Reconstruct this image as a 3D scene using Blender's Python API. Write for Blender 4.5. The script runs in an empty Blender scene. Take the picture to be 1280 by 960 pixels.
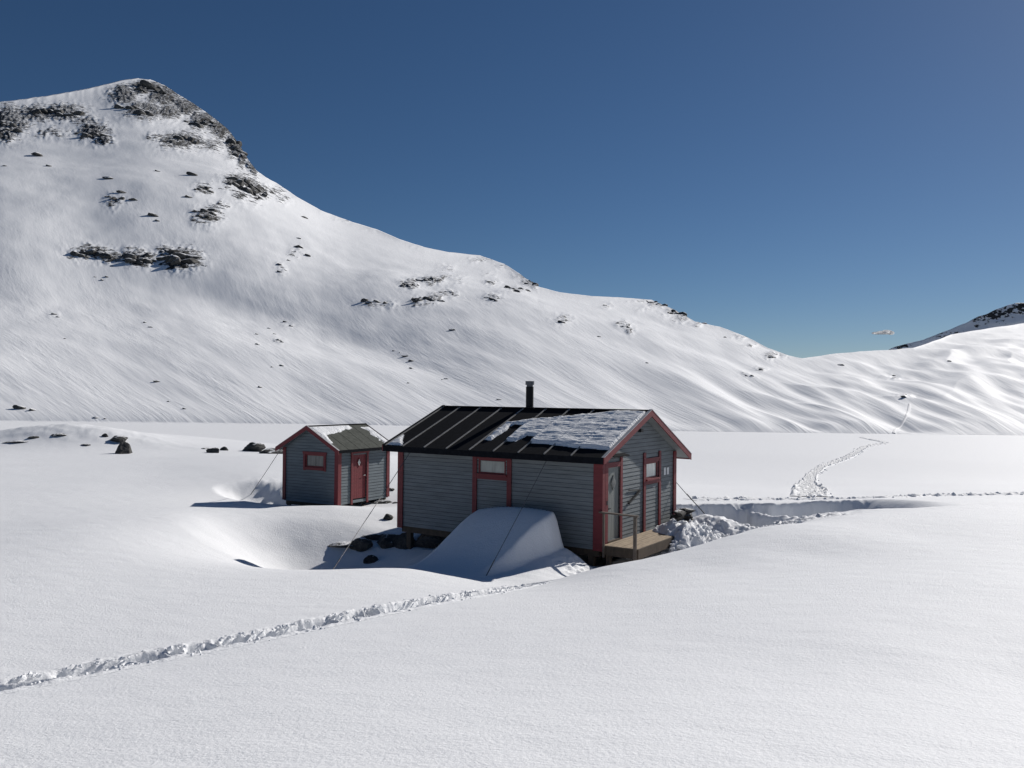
import bpy, bmesh, math, random
import numpy as np
from mathutils import Vector, Matrix

random.seed(7)
RNG = np.random.default_rng(11)
scene = bpy.context.scene
COL = scene.collection
R = math.radians

# ------------------------------------------------------------------ camera
EYE = 8.0                      # eye height above the frozen lake (z = 0)
FOC = 1035.0                   # focal length in pixels of the 1280 px wide photograph
ROLL, PITCH_PX = 0.010, 12.0
cam_data = bpy.data.cameras.new('camera')
cam_data.sensor_fit = 'HORIZONTAL'
cam_data.angle = 2 * math.atan(640 / FOC)
cam_data.clip_start, cam_data.clip_end = 0.05, 12000
cam = bpy.data.objects.new('camera', cam_data)
COL.objects.link(cam)
cam.location = (0, 0, EYE)
cr, sr = math.cos(ROLL), math.sin(ROLL)
pt = math.atan(PITCH_PX / FOC)
fwd = Vector((0, math.cos(pt), math.sin(pt)))
up0 = Vector((0, -math.sin(pt), math.cos(pt)))
rt0 = Vector((1, 0, 0))
rt = rt0 * cr + up0 * sr
up = rt0 * -sr + up0 * cr
cam.rotation_euler = Matrix((rt, up, -fwd)).transposed().to_euler()
scene.camera = cam

# ------------------------------------------------------------------ light
SUN_AZ, SUN_EL = R(45), R(31)
world = bpy.data.worlds.new('World')
scene.world = world
world.use_nodes = True
wn = world.node_tree
wn.nodes.clear()
sky = wn.nodes.new('ShaderNodeTexSky')
sky.sky_type = 'NISHITA'
sky.sun_disc = False
sky.sun_elevation, sky.sun_rotation = SUN_EL, SUN_AZ
sky.altitude = 2500
sky.air_density, sky.dust_density, sky.ozone_density = 1.0, 1.0, 4.0
bg = wn.nodes.new('ShaderNodeBackground')
bg.inputs['Strength'].default_value = 0.05
wo = wn.nodes.new('ShaderNodeOutputWorld')
hs = wn.nodes.new('ShaderNodeHueSaturation')      # phone cameras render mountain skies a deeper blue
hs.inputs['Saturation'].default_value = 1.12
hs.inputs['Value'].default_value = 0.98
wn.links.new(sky.outputs[0], hs.inputs['Color'])
wn.links.new(hs.outputs[0], bg.inputs[0])
wn.links.new(bg.outputs[0], wo.inputs[0])
sun_data = bpy.data.lights.new('sun', 'SUN')
sun_data.energy = 5.0
sun_data.angle = R(0.53)
sun_data.color = (1.0, 0.955, 0.90)
sun = bpy.data.objects.new('sun', sun_data)
COL.objects.link(sun)
sdir = Vector((math.sin(SUN_AZ) * math.cos(SUN_EL), math.cos(SUN_AZ) * math.cos(SUN_EL), math.sin(SUN_EL)))
sun.rotation_euler = sdir.to_track_quat('Z', 'Y').to_euler()
sun.location = (60, 80, 80)
vs = scene.view_settings
vs.view_transform, vs.look, vs.gamma, vs.exposure = 'Standard', 'None', 1.0, -0.12
vs.use_curve_mapping = False

# ------------------------------------------------------------------ projection of photo measurements
def ray(px, py):
    """direction (x, z per unit depth y) of a photo pixel"""
    ix, iy = np.asarray(px, float) - 640, np.asarray(py, float) - 480
    dx = cr * ix + sr * iy
    dy = -sr * ix + cr * iy
    return dx / FOC, -(dy - PITCH_PX) / FOC

# ------------------------------------------------------------------ numpy noise
_perm = RNG.permutation(256)
_perm = np.concatenate([_perm, _perm, _perm])
_g = RNG.uniform(0, 2 * np.pi, 256)
_gx, _gy = np.cos(_g), np.sin(_g)
def perlin(x, y):
    xi, yi = np.floor(x), np.floor(y)
    xf, yf = x - xi, y - yi
    xi, yi = xi.astype(np.int64) & 255, yi.astype(np.int64) & 255
    u, v = xf * xf * xf * (xf * (xf * 6 - 15) + 10), yf * yf * yf * (yf * (yf * 6 - 15) + 10)
    def gd(ix, iy, fx, fy):
        k = _perm[_perm[ix & 255] + (iy & 255)]
        return _gx[k] * fx + _gy[k] * fy
    a = gd(xi, yi, xf, yf); b = gd(xi + 1, yi, xf - 1, yf)
    c = gd(xi, yi + 1, xf, yf - 1); d = gd(xi + 1, yi + 1, xf - 1, yf - 1)
    return (a + u * (b - a)) * (1 - v) + (c + u * (d - c)) * v
def fbm(x, y, octaves=4, gain=0.5, lac=2.03):
    s, a, n = 0, 1.0, 0.0
    for k in range(octaves):
        s = s + a * perlin(x + 17.3 * k, y - 9.1 * k)
        n += a; a *= gain; x = x * lac; y = y * lac
    return s / n * 1.6
def ridged(x, y, octaves=4, gain=0.5):
    s, a, n = 0, 1.0, 0.0
    for k in range(octaves):
        s = s + a * (1 - 2 * np.abs(perlin(x + 31.7 * k, y + 5.3 * k)) * 1.5)
        n += a; a *= gain; x = x * 2.07; y = y * 2.07
    return s / n
def sst(a, b, x):
    t = np.clip((x - a) / (b - a), 0, 1)
    return t * t * (3 - 2 * t)

# ------------------------------------------------------------------ materials
def mat(name):
    m = bpy.data.materials.new(name)
    m.use_nodes = True
    nt = m.node_tree
    return m, nt, nt.nodes['Principled BSDF']
def node(nt, kind, **kw):
    n = nt.nodes.new('ShaderNode' + kind)
    for k, v in kw.items():
        if k.startswith('i_'):
            key = k[2:]
            key = int(key) if key.isdigit() else key.replace('_', ' ')
            n.inputs[key].default_value = v
        else:
            setattr(n, k, v)
    return n
def ramp(nt, src, stops):
    r = node(nt, 'ValToRGB')
    els = r.color_ramp.elements
    while len(els) < len(stops): els.new(0.5)
    for e, (p, c) in zip(els, stops):
        e.position = p
        e.color = c if len(c) == 4 else (*c, 1)
    nt.links.new(src, r.inputs[0])
    return r
def objco(nt, scale=(1, 1, 1), rot=(0, 0, 0)):
    t = node(nt, 'TexCoord')
    m = node(nt, 'Mapping')
    m.inputs['Scale'].default_value = scale
    m.inputs['Rotation'].default_value = rot
    nt.links.new(t.outputs['Object'], m.inputs[0])
    return m.outputs[0]
def noise(nt, vec, scale, detail=4, rough=0.55):
    n = node(nt, 'TexNoise', i_Scale=scale, i_Detail=detail, i_Roughness=rough)
    nt.links.new(vec, n.inputs['Vector'])
    return n.outputs['Fac']
def bump(nt, h, dist, strength=1.0, prev=None):
    b = node(nt, 'Bump', i_Strength=strength, i_Distance=dist)
    nt.links.new(h, b.inputs['Height'])
    if prev is not None: nt.links.new(prev, b.inputs['Normal'])
    return b.outputs['Normal']
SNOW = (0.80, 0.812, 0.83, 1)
SUNLIT_SNOW = (0.88, 0.89, 0.905, 1)  # mountain snow coloured lighter than the ground's, standing in for stronger sunlight

def make_snow(name, layers, rough=0.7):
    m, nt, p = mat(name)
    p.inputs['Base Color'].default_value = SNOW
    p.inputs['Roughness'].default_value = rough
    p.inputs['Specular IOR Level'].default_value = 0.2
    nrm = None
    for (scale, rot, ns, det, dist) in layers:
        v = objco(nt, scale, rot)
        nrm = bump(nt, noise(nt, v, ns, det), dist, 1.0, nrm)
    nt.links.new(nrm, p.inputs['Normal'])
    return m
M = {}
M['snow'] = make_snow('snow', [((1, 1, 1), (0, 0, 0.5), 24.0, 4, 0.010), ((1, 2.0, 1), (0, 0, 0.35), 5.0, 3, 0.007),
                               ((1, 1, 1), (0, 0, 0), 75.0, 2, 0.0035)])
M['rough_snow'] = make_snow('rough_snow', [((1, 1, 1), (0, 0, 0), 9.0, 5, 0.02), ((1, 1, 1), (0, 0, 0), 45.0, 3, 0.006)])
M['roof_snow'] = make_snow('roof_snow', [((1, 3.5, 1), (0, 0, 0), 5.0, 5, 0.05), ((1, 1, 1), (0, 0, 0), 40.0, 3, 0.012)])

def rock_nodes(nt, p, v, s, snow_lo, snow_hi, maskattr=None):
    """dark gneiss with lichen; snow lies where the rock faces up"""
    n1 = noise(nt, v, 1.3 * s, 8, 0.65)
    n2 = noise(nt, v, 7.0 * s, 6, 0.7)
    c = ramp(nt, n1, [(0.3, (0.022, 0.022, 0.024)), (0.52, (0.06, 0.058, 0.056)), (0.72, (0.13, 0.125, 0.115))])
    mx = node(nt, 'MixRGB', blend_type='MULTIPLY')
    mx.inputs[0].default_value = 0.7
    c2 = ramp(nt, n2, [(0.35, (0.45, 0.45, 0.45)), (0.65, (1.25, 1.25, 1.2))])
    nt.links.new(c.outputs[0], mx.inputs[1]); nt.links.new(c2.outputs[0], mx.inputs[2])
    geo = node(nt, 'NewGeometry')
    sep = node(nt, 'SeparateXYZ')
    nt.links.new(geo.outputs['Normal'], sep.inputs[0])
    ad = node(nt, 'Math', operation='MULTIPLY_ADD')
    nt.links.new(noise(nt, v, 2.6 * s, 6, 0.65), ad.inputs[0])
    ad.inputs[1].default_value = 0.55
    nt.links.new(sep.outputs['Z'], ad.inputs[2])
    sn = node(nt, 'MapRange', interpolation_type='SMOOTHSTEP')
    sn.inputs['From Min'].default_value = snow_lo + 0.275
    sn.inputs['From Max'].default_value = snow_hi + 0.275
    nt.links.new(ad.outputs[0], sn.inputs['Value'])
    fac = sn.outputs['Result']
    return mx.outputs[0], fac, n1, n2

def make_rock(name, s, lo, hi):
    m, nt, p = mat(name)
    v = objco(nt)
    col, fac, n1, n2 = rock_nodes(nt, p, v, s, lo, hi)
    mx = node(nt, 'MixRGB')
    nt.links.new(fac, mx.inputs[0]); nt.links.new(col, mx.inputs[1]); mx.inputs[2].default_value = SNOW
    nt.links.new(mx.outputs[0], p.inputs['Base Color'])
    p.inputs['Roughness'].default_value = 0.8
    nt.links.new(bump(nt, n1, 0.25 / s, 0.9, bump(nt, n2, 0.06 / s, 0.9)), p.inputs['Normal'])
    return m
M['rock'] = make_rock('rock', 1.6, 0.88, 1.0)
M['far_rock'] = make_rock('far_rock', 0.35, 0.74, 0.9)

def make_mountain_mat():
    m, nt, p = mat('mountain_snow_and_rock')
    v = objco(nt)
    col, fac, n1, n2 = rock_nodes(nt, p, v, 0.11, 0.86, 1.0)
    at = node(nt, 'Attribute', attribute_name='rock')
    # rock shows where the outcrop mask beats a broken noise, and the face is too steep for snow
    n3 = noise(nt, objco(nt, (1, 1, 1.7), (0, 0.5, 0)), 0.10, 8, 0.62)
    sub = node(nt, 'Math', operation='MULTIPLY_ADD')
    nt.links.new(n3, sub.inputs[0]); sub.inputs[1].default_value = 2.0
    nt.links.new(at.outputs['Fac'], sub.inputs[2])
    mr = node(nt, 'MapRange', interpolation_type='SMOOTHSTEP')
    mr.inputs['From Min'].default_value = 1.56; mr.inputs['From Max'].default_value = 1.61
    nt.links.new(sub.outputs[0], mr.inputs['Value'])
    inv = node(nt, 'Math', operation='SUBTRACT'); inv.inputs[0].default_value = 1.0
    nt.links.new(fac, inv.inputs[1])
    rk = node(nt, 'Math', operation='MULTIPLY')
    nt.links.new(mr.outputs['Result'], rk.inputs[0]); nt.links.new(inv.outputs[0], rk.inputs[1])
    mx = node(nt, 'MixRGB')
    nt.links.new(rk.outputs[0], mx.inputs[0]); mx.inputs[1].default_value = SUNLIT_SNOW; nt.links.new(col, mx.inputs[2])
    nt.links.new(mx.outputs[0], p.inputs['Base Color'])
    p.inputs['Roughness'].default_value = 0.7
    p.inputs['Specular IOR Level'].default_value = 0.1
    # wind streaks running down the slopes
    wa = node(nt, 'Attribute', attribute_name='wind')
    n4 = noise(nt, wa.outputs['Vector'], 0.62, 5, 0.62)
    wv = noise(nt, wa.outputs['Vector'], 0.05, 3, 0.5)
    am = node(nt, 'MapRange'); am.inputs['From Min'].default_value = 0.35; am.inputs['From Max'].default_value = 0.62
    am.inputs['To Min'].default_value = 0.25; am.inputs['To Max'].default_value = 1.0
    nt.links.new(wv, am.inputs['Value'])
    mm = node(nt, 'Math', operation='MULTIPLY'); nt.links.new(n4, mm.inputs[0]); nt.links.new(am.outputs[0], mm.inputs[1])
    b1 = bump(nt, mm.outputs[0], 0.23, 1.0)
    b2 = bump(nt, noise(nt, wa.outputs['Vector'], 0.12, 4), 0.4, 1.0, b1)
    rb = node(nt, 'Math', operation='MULTIPLY'); nt.links.new(n2, rb.inputs[0]); nt.links.new(rk.outputs[0], rb.inputs[1])
    b3 = bump(nt, rb.outputs[0], 1.4, 1.0, b2)
    nt.links.new(b3, p.inputs['Normal'])
    return m
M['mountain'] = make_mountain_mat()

def make_paint(name, c, var=0.25, rough=0.6, ns=3.0, stretch=(0.4, 0.4, 4), spec=0.35):
    m, nt, p = mat(name)
    v = objco(nt, stretch)
    n = noise(nt, v, ns, 6, 0.65)
    d = tuple(x * (1 - var) for x in c); l = tuple(min(1, x * (1 + var)) for x in c)
    r = ramp(nt, n, [(0.3, d), (0.7, l)])
    nt.links.new(r.outputs[0], p.inputs['Base Color'])
    p.inputs['Roughness'].default_value = rough
    p.inputs['Specular IOR Level'].default_value = spec
    nt.links.new(bump(nt, noise(nt, v, ns * 6, 4), 0.004, 0.6), p.inputs['Normal'])
    return m
M['siding'] = make_paint('grey_siding', (0.165, 0.182, 0.190))
M['shed_siding'] = make_paint('shed_siding', (0.135, 0.160, 0.175))
M['red'] = make_paint('red_paint', (0.155, 0.025, 0.030), 0.2)
M['door_grey'] = make_paint('pale_grey_door', (0.21, 0.225, 0.215), 0.18, stretch=(4, 4, .4))
M['soffit'] = make_paint('grey_soffit', (0.20, 0.215, 0.22), 0.15)
M['felt'] = make_paint('roofing_felt', (0.011, 0.012, 0.015), 0.35, 0.95, 9.0, (1, 1, 1), 0.05)
M['shed_felt'] = make_paint('shed_felt', (0.085, 0.09, 0.08), 0.3, 0.95, 7.0, (1, 1, 1), 0.1)
M['batten'] = make_paint('roof_batten', (0.27, 0.265, 0.26), 0.3, 0.6)
M['flash'] = make_paint('verge_flashing', (0.42, 0.42, 0.43), 0.2, 0.5)
M['chimney'] = make_paint('black_chimney_steel', (0.012, 0.013, 0.015), 0.2, 0.6, spec=0.2)
M['cap'] = make_paint('chimney_cap', (0.11, 0.115, 0.13), 0.2, 0.45)
M['deck'] = make_paint('deck_wood', (0.31, 0.24, 0.165), 0.4, 0.75, 4.0, (6, .6, 1))
M['darkwood'] = make_paint('weathered_wood', (0.075, 0.056, 0.040), 0.3, 0.8, 4.0, (3, 3, 1))
M['rail'] = make_paint('rail_wood', (0.13, 0.105, 0.085), 0.3, 0.75, 5.0, (1, 3, 1))
M['wire'] = make_paint('guy_wire_steel', (0.10, 0.10, 0.105), 0.2, 0.5)
M['paper'] = make_paint('paper', (0.74, 0.74, 0.73), 0.06, 0.8)
M['gap_shade'] = make_paint('gap_shade_core', (0.03, 0.032, 0.036), 0.2, 0.9, spec=0.1)  # near-black wall core, its colour standing in for shade in the board gaps
M['dark'] = make_paint('black_iron', (0.02, 0.02, 0.022), 0.2, 0.5)
def make_glass(name, c, rough=0.12):
    m, nt, p = mat(name)
    v = objco(nt, (6, 6, 1.2))
    n = noise(nt, v, 1.6, 3)
    r = ramp(nt, n, [(0.35, tuple(x * 0.8 for x in c)), (0.65, tuple(x * 1.1 for x in c))])
    nt.links.new(r.outputs[0], p.inputs['Base Color'])
    p.inputs['Roughness'].default_value = rough
    return m
M['curtained'] = make_glass('curtained_pane', (0.36, 0.38, 0.35))
M['curtained2'] = make_glass('bright_curtained_pane', (0.60, 0.64, 0.60))
M['dimglass'] = make_glass('dim_pane', (0.13, 0.135, 0.13))

# ------------------------------------------------------------------ object helpers
def link(o, parent=None):
    COL.objects.link(o)
    if parent is not None: o.parent = parent
    return o
def obj(name, me, material, parent=None):
    o = bpy.data.objects.new(name, me)
    if material is not None and not me.materials: me.materials.append(material)
    return link(o, parent)
def tag(o, label=None, cat=None, group=None, kind=None):
    if label: o['label'] = label
    if cat: o['category'] = cat
    if group: o['group'] = group
    if kind: o['kind'] = kind
    return o
def empty(name, loc, rz=0):
    o = bpy.data.objects.new(name, None)
    o.empty_display_size = 0.3
    o.location = loc; o.rotation_euler = (0, 0, rz)
    return link(o)
def pydata(name, verts, faces, smooth=False):
    me = bpy.data.meshes.new(name)
    me.from_pydata([tuple(v) for v in verts], [], faces)
    me.update()
    if smooth: me.shade_smooth()
    return me
def recalc(me):
    bm = bmesh.new(); bm.from_mesh(me)
    bmesh.ops.recalc_face_normals(bm, faces=bm.faces)
    bm.to_mesh(me); bm.free()
    return me
HEX = [(0, 3, 2, 1), (4, 5, 6, 7), (0, 1, 5, 4), (1, 2, 6, 5), (2, 3, 7, 6), (3, 0, 4, 7)]
def hexa(name, v8, material, parent):
    return obj(name, recalc(pydata(name, v8, HEX)), material, parent)
def box(name, lo, hi, material, parent, bevel=0.0):
    x0, y0, z0 = lo; x1, y1, z1 = hi
    v = [(x0, y0, z0), (x1, y0, z0), (x1, y1, z0), (x0, y1, z0), (x0, y0, z1), (x1, y0, z1), (x1, y1, z1), (x0, y1, z1)]
    me = recalc(pydata(name, v, HEX))
    if bevel:
        bm = bmesh.new(); bm.from_mesh(me)
        bmesh.ops.bevel(bm, geom=bm.edges[:], offset=bevel, segments=2, affect='EDGES')
        bm.to_mesh(me); bm.free()
    return obj(name, me, material, parent)
def bar(name, a, b, w, h, material, parent, up=(0, 0, 1)):
    """rectangular bar from a to b"""
    a, b, up = Vector(a), Vector(b), Vector(up)
    d = (b - a).normalized()
    s = d.cross(up).normalized() * (w / 2)
    u = s.cross(d).normalized() * (h / 2)
    v = [a - s - u, a + s - u, a + s + u, a - s + u, b - s - u, b + s - u, b + s + u, b - s + u]
    return hexa(name, v, material, parent)
def tube(name, pts, r, material, parent, n=8):
    pts = [Vector(p) for p in pts]
    V, Fc = [], []
    rr = r if isinstance(r, (list, tuple)) else [r] * len(pts)
    for i, p in enumerate(pts):
        d = (pts[min(i + 1, len(pts) - 1)] - pts[max(i - 1, 0)]).normalized()
        s = d.cross(Vector((0.3, 0.8, 0.52))).normalized(); u = s.cross(d)
        for k in range(n):
            a = 2 * math.pi * k / n
            V.append(p + (s * math.cos(a) + u * math.sin(a)) * rr[i])
    for i in range(len(pts) - 1):
        for k in range(n):
            Fc.append((i * n + k, i * n + (k + 1) % n, (i + 1) * n + (k + 1) % n, (i + 1) * n + k))
    Fc.append(tuple(range(n))[::-1]); Fc.append(tuple(range((len(pts) - 1) * n, len(pts) * n)))
    me = recalc(pydata(name, V, Fc)); me.shade_smooth()
    try: me.set_sharp_from_angle(angle=R(40))
    except Exception: pass
    return obj(name, me, material, parent)
def grid_mesh(name, X, Y, Z, wrap=False, smooth=True):
    nr, nc = X.shape
    me = bpy.data.meshes.new(name)
    co = np.stack([X, Y, Z], -1).reshape(-1, 3).astype(np.float32)
    me.vertices.add(nr * nc)
    me.vertices.foreach_set('co', co.ravel())
    i = np.arange(nr - 1)[:, None] * nc
    ncq = nc if wrap else nc - 1
    j = np.arange(ncq)[None, :]
    j2 = (j + 1) % nc
    q = np.stack([i + j, i + j2, i + nc + j2, i + nc + j], -1).reshape(-1, 4).astype(np.int32)
    nq = len(q)
    me.loops.add(nq * 4); me.loops.foreach_set('vertex_index', q.ravel())
    me.polygons.add(nq)
    me.polygons.foreach_set('loop_start', np.arange(0, nq * 4, 4, dtype=np.int32))
    me.polygons.foreach_set('use_smooth', np.full(nq, smooth))
    me.update(calc_edges=True)
    return me

# ------------------------------------------------------------------ building frames (camera-relative heights + EYE)
CAB_O = Vector((2.44, 22.3, EYE - 4.15)); CAB_H = 0.578
CAB_L, CAB_W = 7.1, 5.1
SHD_O = Vector((-6.557, 31.4, EYE - 4.25)); SHD_H = 0.525
SHD_W, SHD_L = 2.78, 3.0
def to_cab(x, y):
    dx, dy = x - CAB_O.x, y - CAB_O.y
    c, s = math.cos(CAB_H), math.sin(CAB_H)
    return dx * c - dy * s, dx * s + dy * c      # local x (0 at gable, negative to the left), local y (0 at long wall)
def to_shd(x, y):
    dx, dy = x - SHD_O.x, y - SHD_O.y
    c, s = math.cos(SHD_H), math.sin(SHD_H)
    return dx * c - dy * s, dx * s + dy * c
def cab_w(lx, ly):
    c, s = math.cos(CAB_H), math.sin(CAB_H)
    return CAB_O.x + lx * c + ly * s, CAB_O.y - lx * s + ly * c

# ------------------------------------------------------------------ snow surface
# survey points: photo pixel + estimated distance
PIX = [
 # near slope
 (640, 960, 5.2), (0, 960, 6.2), (1280, 960, 5.2), (320, 880, 7.7), (960, 880, 6.9), (640, 850, 8.2), (1280, 850, 8.2),
 (0, 858, 9.6), (330, 793, 12.0), (500, 757, 14.3), (640, 735, 17.0), (1280, 657, 21.5),
 # right hand crest
 (660, 731, 18.2), (750, 708, 18.3), (821, 694, 19.0), (855, 686, 19.6), (890, 676.5, 20.4), (931, 664.5, 21.6), (1000, 652, 23.6), (1045, 642, 25), (1082, 633, 26.5), (1105, 627.5, 28), (1180, 622, 31), (1290, 617.5, 35),
 # rim in front of the cabin hollow and the plateau to the left
 (600, 725, 18.9), (500, 710.5, 19.8), (400, 714.5, 20.2), (310, 708, 20.6), (230, 690, 21.3), (130, 730, 16.4), (0, 750, 14.8),
 (0, 650, 24.5), (130, 668, 21.6), (180, 640, 26), (100, 610, 32.5), (0, 590, 40), (200, 590, 40), (100, 568, 53), (0, 566, 53), (300, 572, 48),
 (-200, 700, 18.5), (-200, 600, 37),
 # bowl and snow ridge in front of the shed
 (340, 693, 24.6), (300, 668, 25.2), (420, 698, 24.9), (255, 652, 25.0), (345, 633, 29.3), (420, 632.5, 29.4), (475, 640, 29.2), (400, 660, 27.0), (285, 640, 27.5),
 # shed surroundings
 (330, 592, 38), (250, 606, 35), (380, 594, 38.5),
 # knoll
 (85, 541, 62), (0, 552, 58), (160, 553, 60), (205, 564, 57), (320, 569, 51), (400, 572, 50), (-150, 560, 56),
 # behind the cabin
 (870, 627, 31.5), (1000, 624, 34), (1100, 620, 38), (1280, 612, 42), (700, 600, 40), (560, 590, 43), (1280, 604, 65), (900, 608, 66), (640, 590, 70),
]
pts = []
for px, py, d in PIX:
    tx, e = ray(px, py)
    pts.append((float(tx) * d, d, float(e) * d))
# cabin hollow floor, under-camera and surroundings (world points)
pts += [(0, 0, -1.65), (-3, 1.5, -1.95), (3, 1.5, -1.7), (0, -8, -0.9), (-14, -6, -2.2), (14, -6, -0.9), (18, 6, -2.65), (24, 24, -3.6), (-16, 6, -3.3), (30, 15, -3.0), (-30, 12, -3.6), (0, -30, 0.5), (35, 40, -4.6), (-45, 35, -3.6), (60, 20, -4.4), (-60, 10, -3.0)]
for px, d, z in ((760, 9, -2.87), (760, 13, -3.30), (880, 9, -2.83), (880, 13, -3.16), (880, 17, -3.50), (1000, 9, -2.79), (1000, 13, -3.06), (1000, 18, -3.38), (1140, 9, -2.76), (1140, 14, -3.05), (1140, 20, -3.30), (1280, 10, -2.83), (1280, 15, -3.1)):
    tx = float(ray(px, 650)[0]); pts.append((tx * d, d, z))
def cw(lx, ly, z):
    x, y = cab_w(lx, ly); return (x, y, z - 4.15)
pts += [cw(-7.3, -0.3, -0.62), cw(-5.5, -0.9, -0.62), cw(-5.5, 0.8, -0.45), cw(-8.1, -2.6, -1.08), cw(-6.8, -1.6, -0.95), cw(-6, -2.9, -1.0), cw(-3.5, -2.4, -0.62), cw(-3.0, 0.6, -0.4), cw(0.1, -0.4, -0.5), cw(1.0, -1.6, -0.36), cw(2.2, 0.3, -0.22), cw(1.6, 1.4, -0.18),
        cw(2.0, 2.5, -0.30), cw(2.2, 4.6, -0.25), cw(-3.5, 3, -0.3), cw(-8.6, 1.5, -0.35), cw(-8.5, 4, -0.1), cw(-3, 6.5, 0.1), cw(0.2, 5.6, 0.15)]
def sw(lx, ly, z):
    c, s = math.cos(SHD_H), math.sin(SHD_H)
    return (SHD_O.x + lx * c + ly * s, SHD_O.y - lx * s + ly * c, z - 4.25)
pts += [sw(-3.3, 0.6, -0.15), sw(-1.4, -0.45, -0.12), sw(0.6, 1.4, -0.22), sw(-4.4, 0.4, -0.05), sw(-1.4, 1.5, -0.2), sw(0.8, 2.9, -0.15), sw(-1.4, 3.6, 0.1)]
pts = np.array(pts)
def tps_fit(P, lam=0.02):
    n = len(P); d2 = ((P[:, None, :2] - P[None, :, :2]) ** 2).sum(-1)
    K = 0.5 * d2 * np.log(d2 + 1e-9) + lam * np.eye(n)
    A = np.zeros((n + 3, n + 3)); A[:n, :n] = K
    Q = np.c_[np.ones(n), P[:, :2]]; A[:n, n:] = Q; A[n:, :n] = Q.T
    return np.linalg.solve(A, np.r_[P[:, 2], 0, 0, 0])
TW = tps_fit(pts)
def tps(x, y):
    z = TW[-3] + TW[-2] * x + TW[-1] * y
    for w, (a, b, _) in zip(TW[:-3], pts):
        d2 = (x - a) ** 2 + (y - b) ** 2
        z = z + (w * 0.5) * d2 * np.log(d2 + 1e-9)
    return z

def seg_dist(x, y, P):
    """distance to polyline, signed by side, and running length"""
    best = np.full(x.shape, 1e9); side = np.zeros(x.shape); run = np.zeros(x.shape); L = 0
    for (ax, ay), (bx, by) in zip(P[:-1], P[1:]):
        dx, dy = bx - ax, by - ay; l2 = dx * dx + dy * dy; l = math.sqrt(l2)
        t = np.clip(((x - ax) * dx + (y - ay) * dy) / l2, 0, 1)
        d = np.hypot(x - ax - t * dx, y - ay - t * dy)
        sg = np.sign((x - ax) * dy - (y - ay) * dx)
        m = d < best
        best = np.where(m, d, best); side = np.where(m, sg, side); run = np.where(m, L + t * l, run)
        L += l
    return best, side, run

def pix_pts(lst):
    out = []
    for px, py, d in lst:
        tx, e = ray(px, py); out.append((float(tx) * d, d))
    return out
TRENCH = pix_pts([(800, 629, 30.2), (850, 629, 30.0), (930, 628, 30.3), (985, 627, 30.0), (1040, 627, 30.3), (1095, 627, 30.8)])
SKI = None          # filled below

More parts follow.
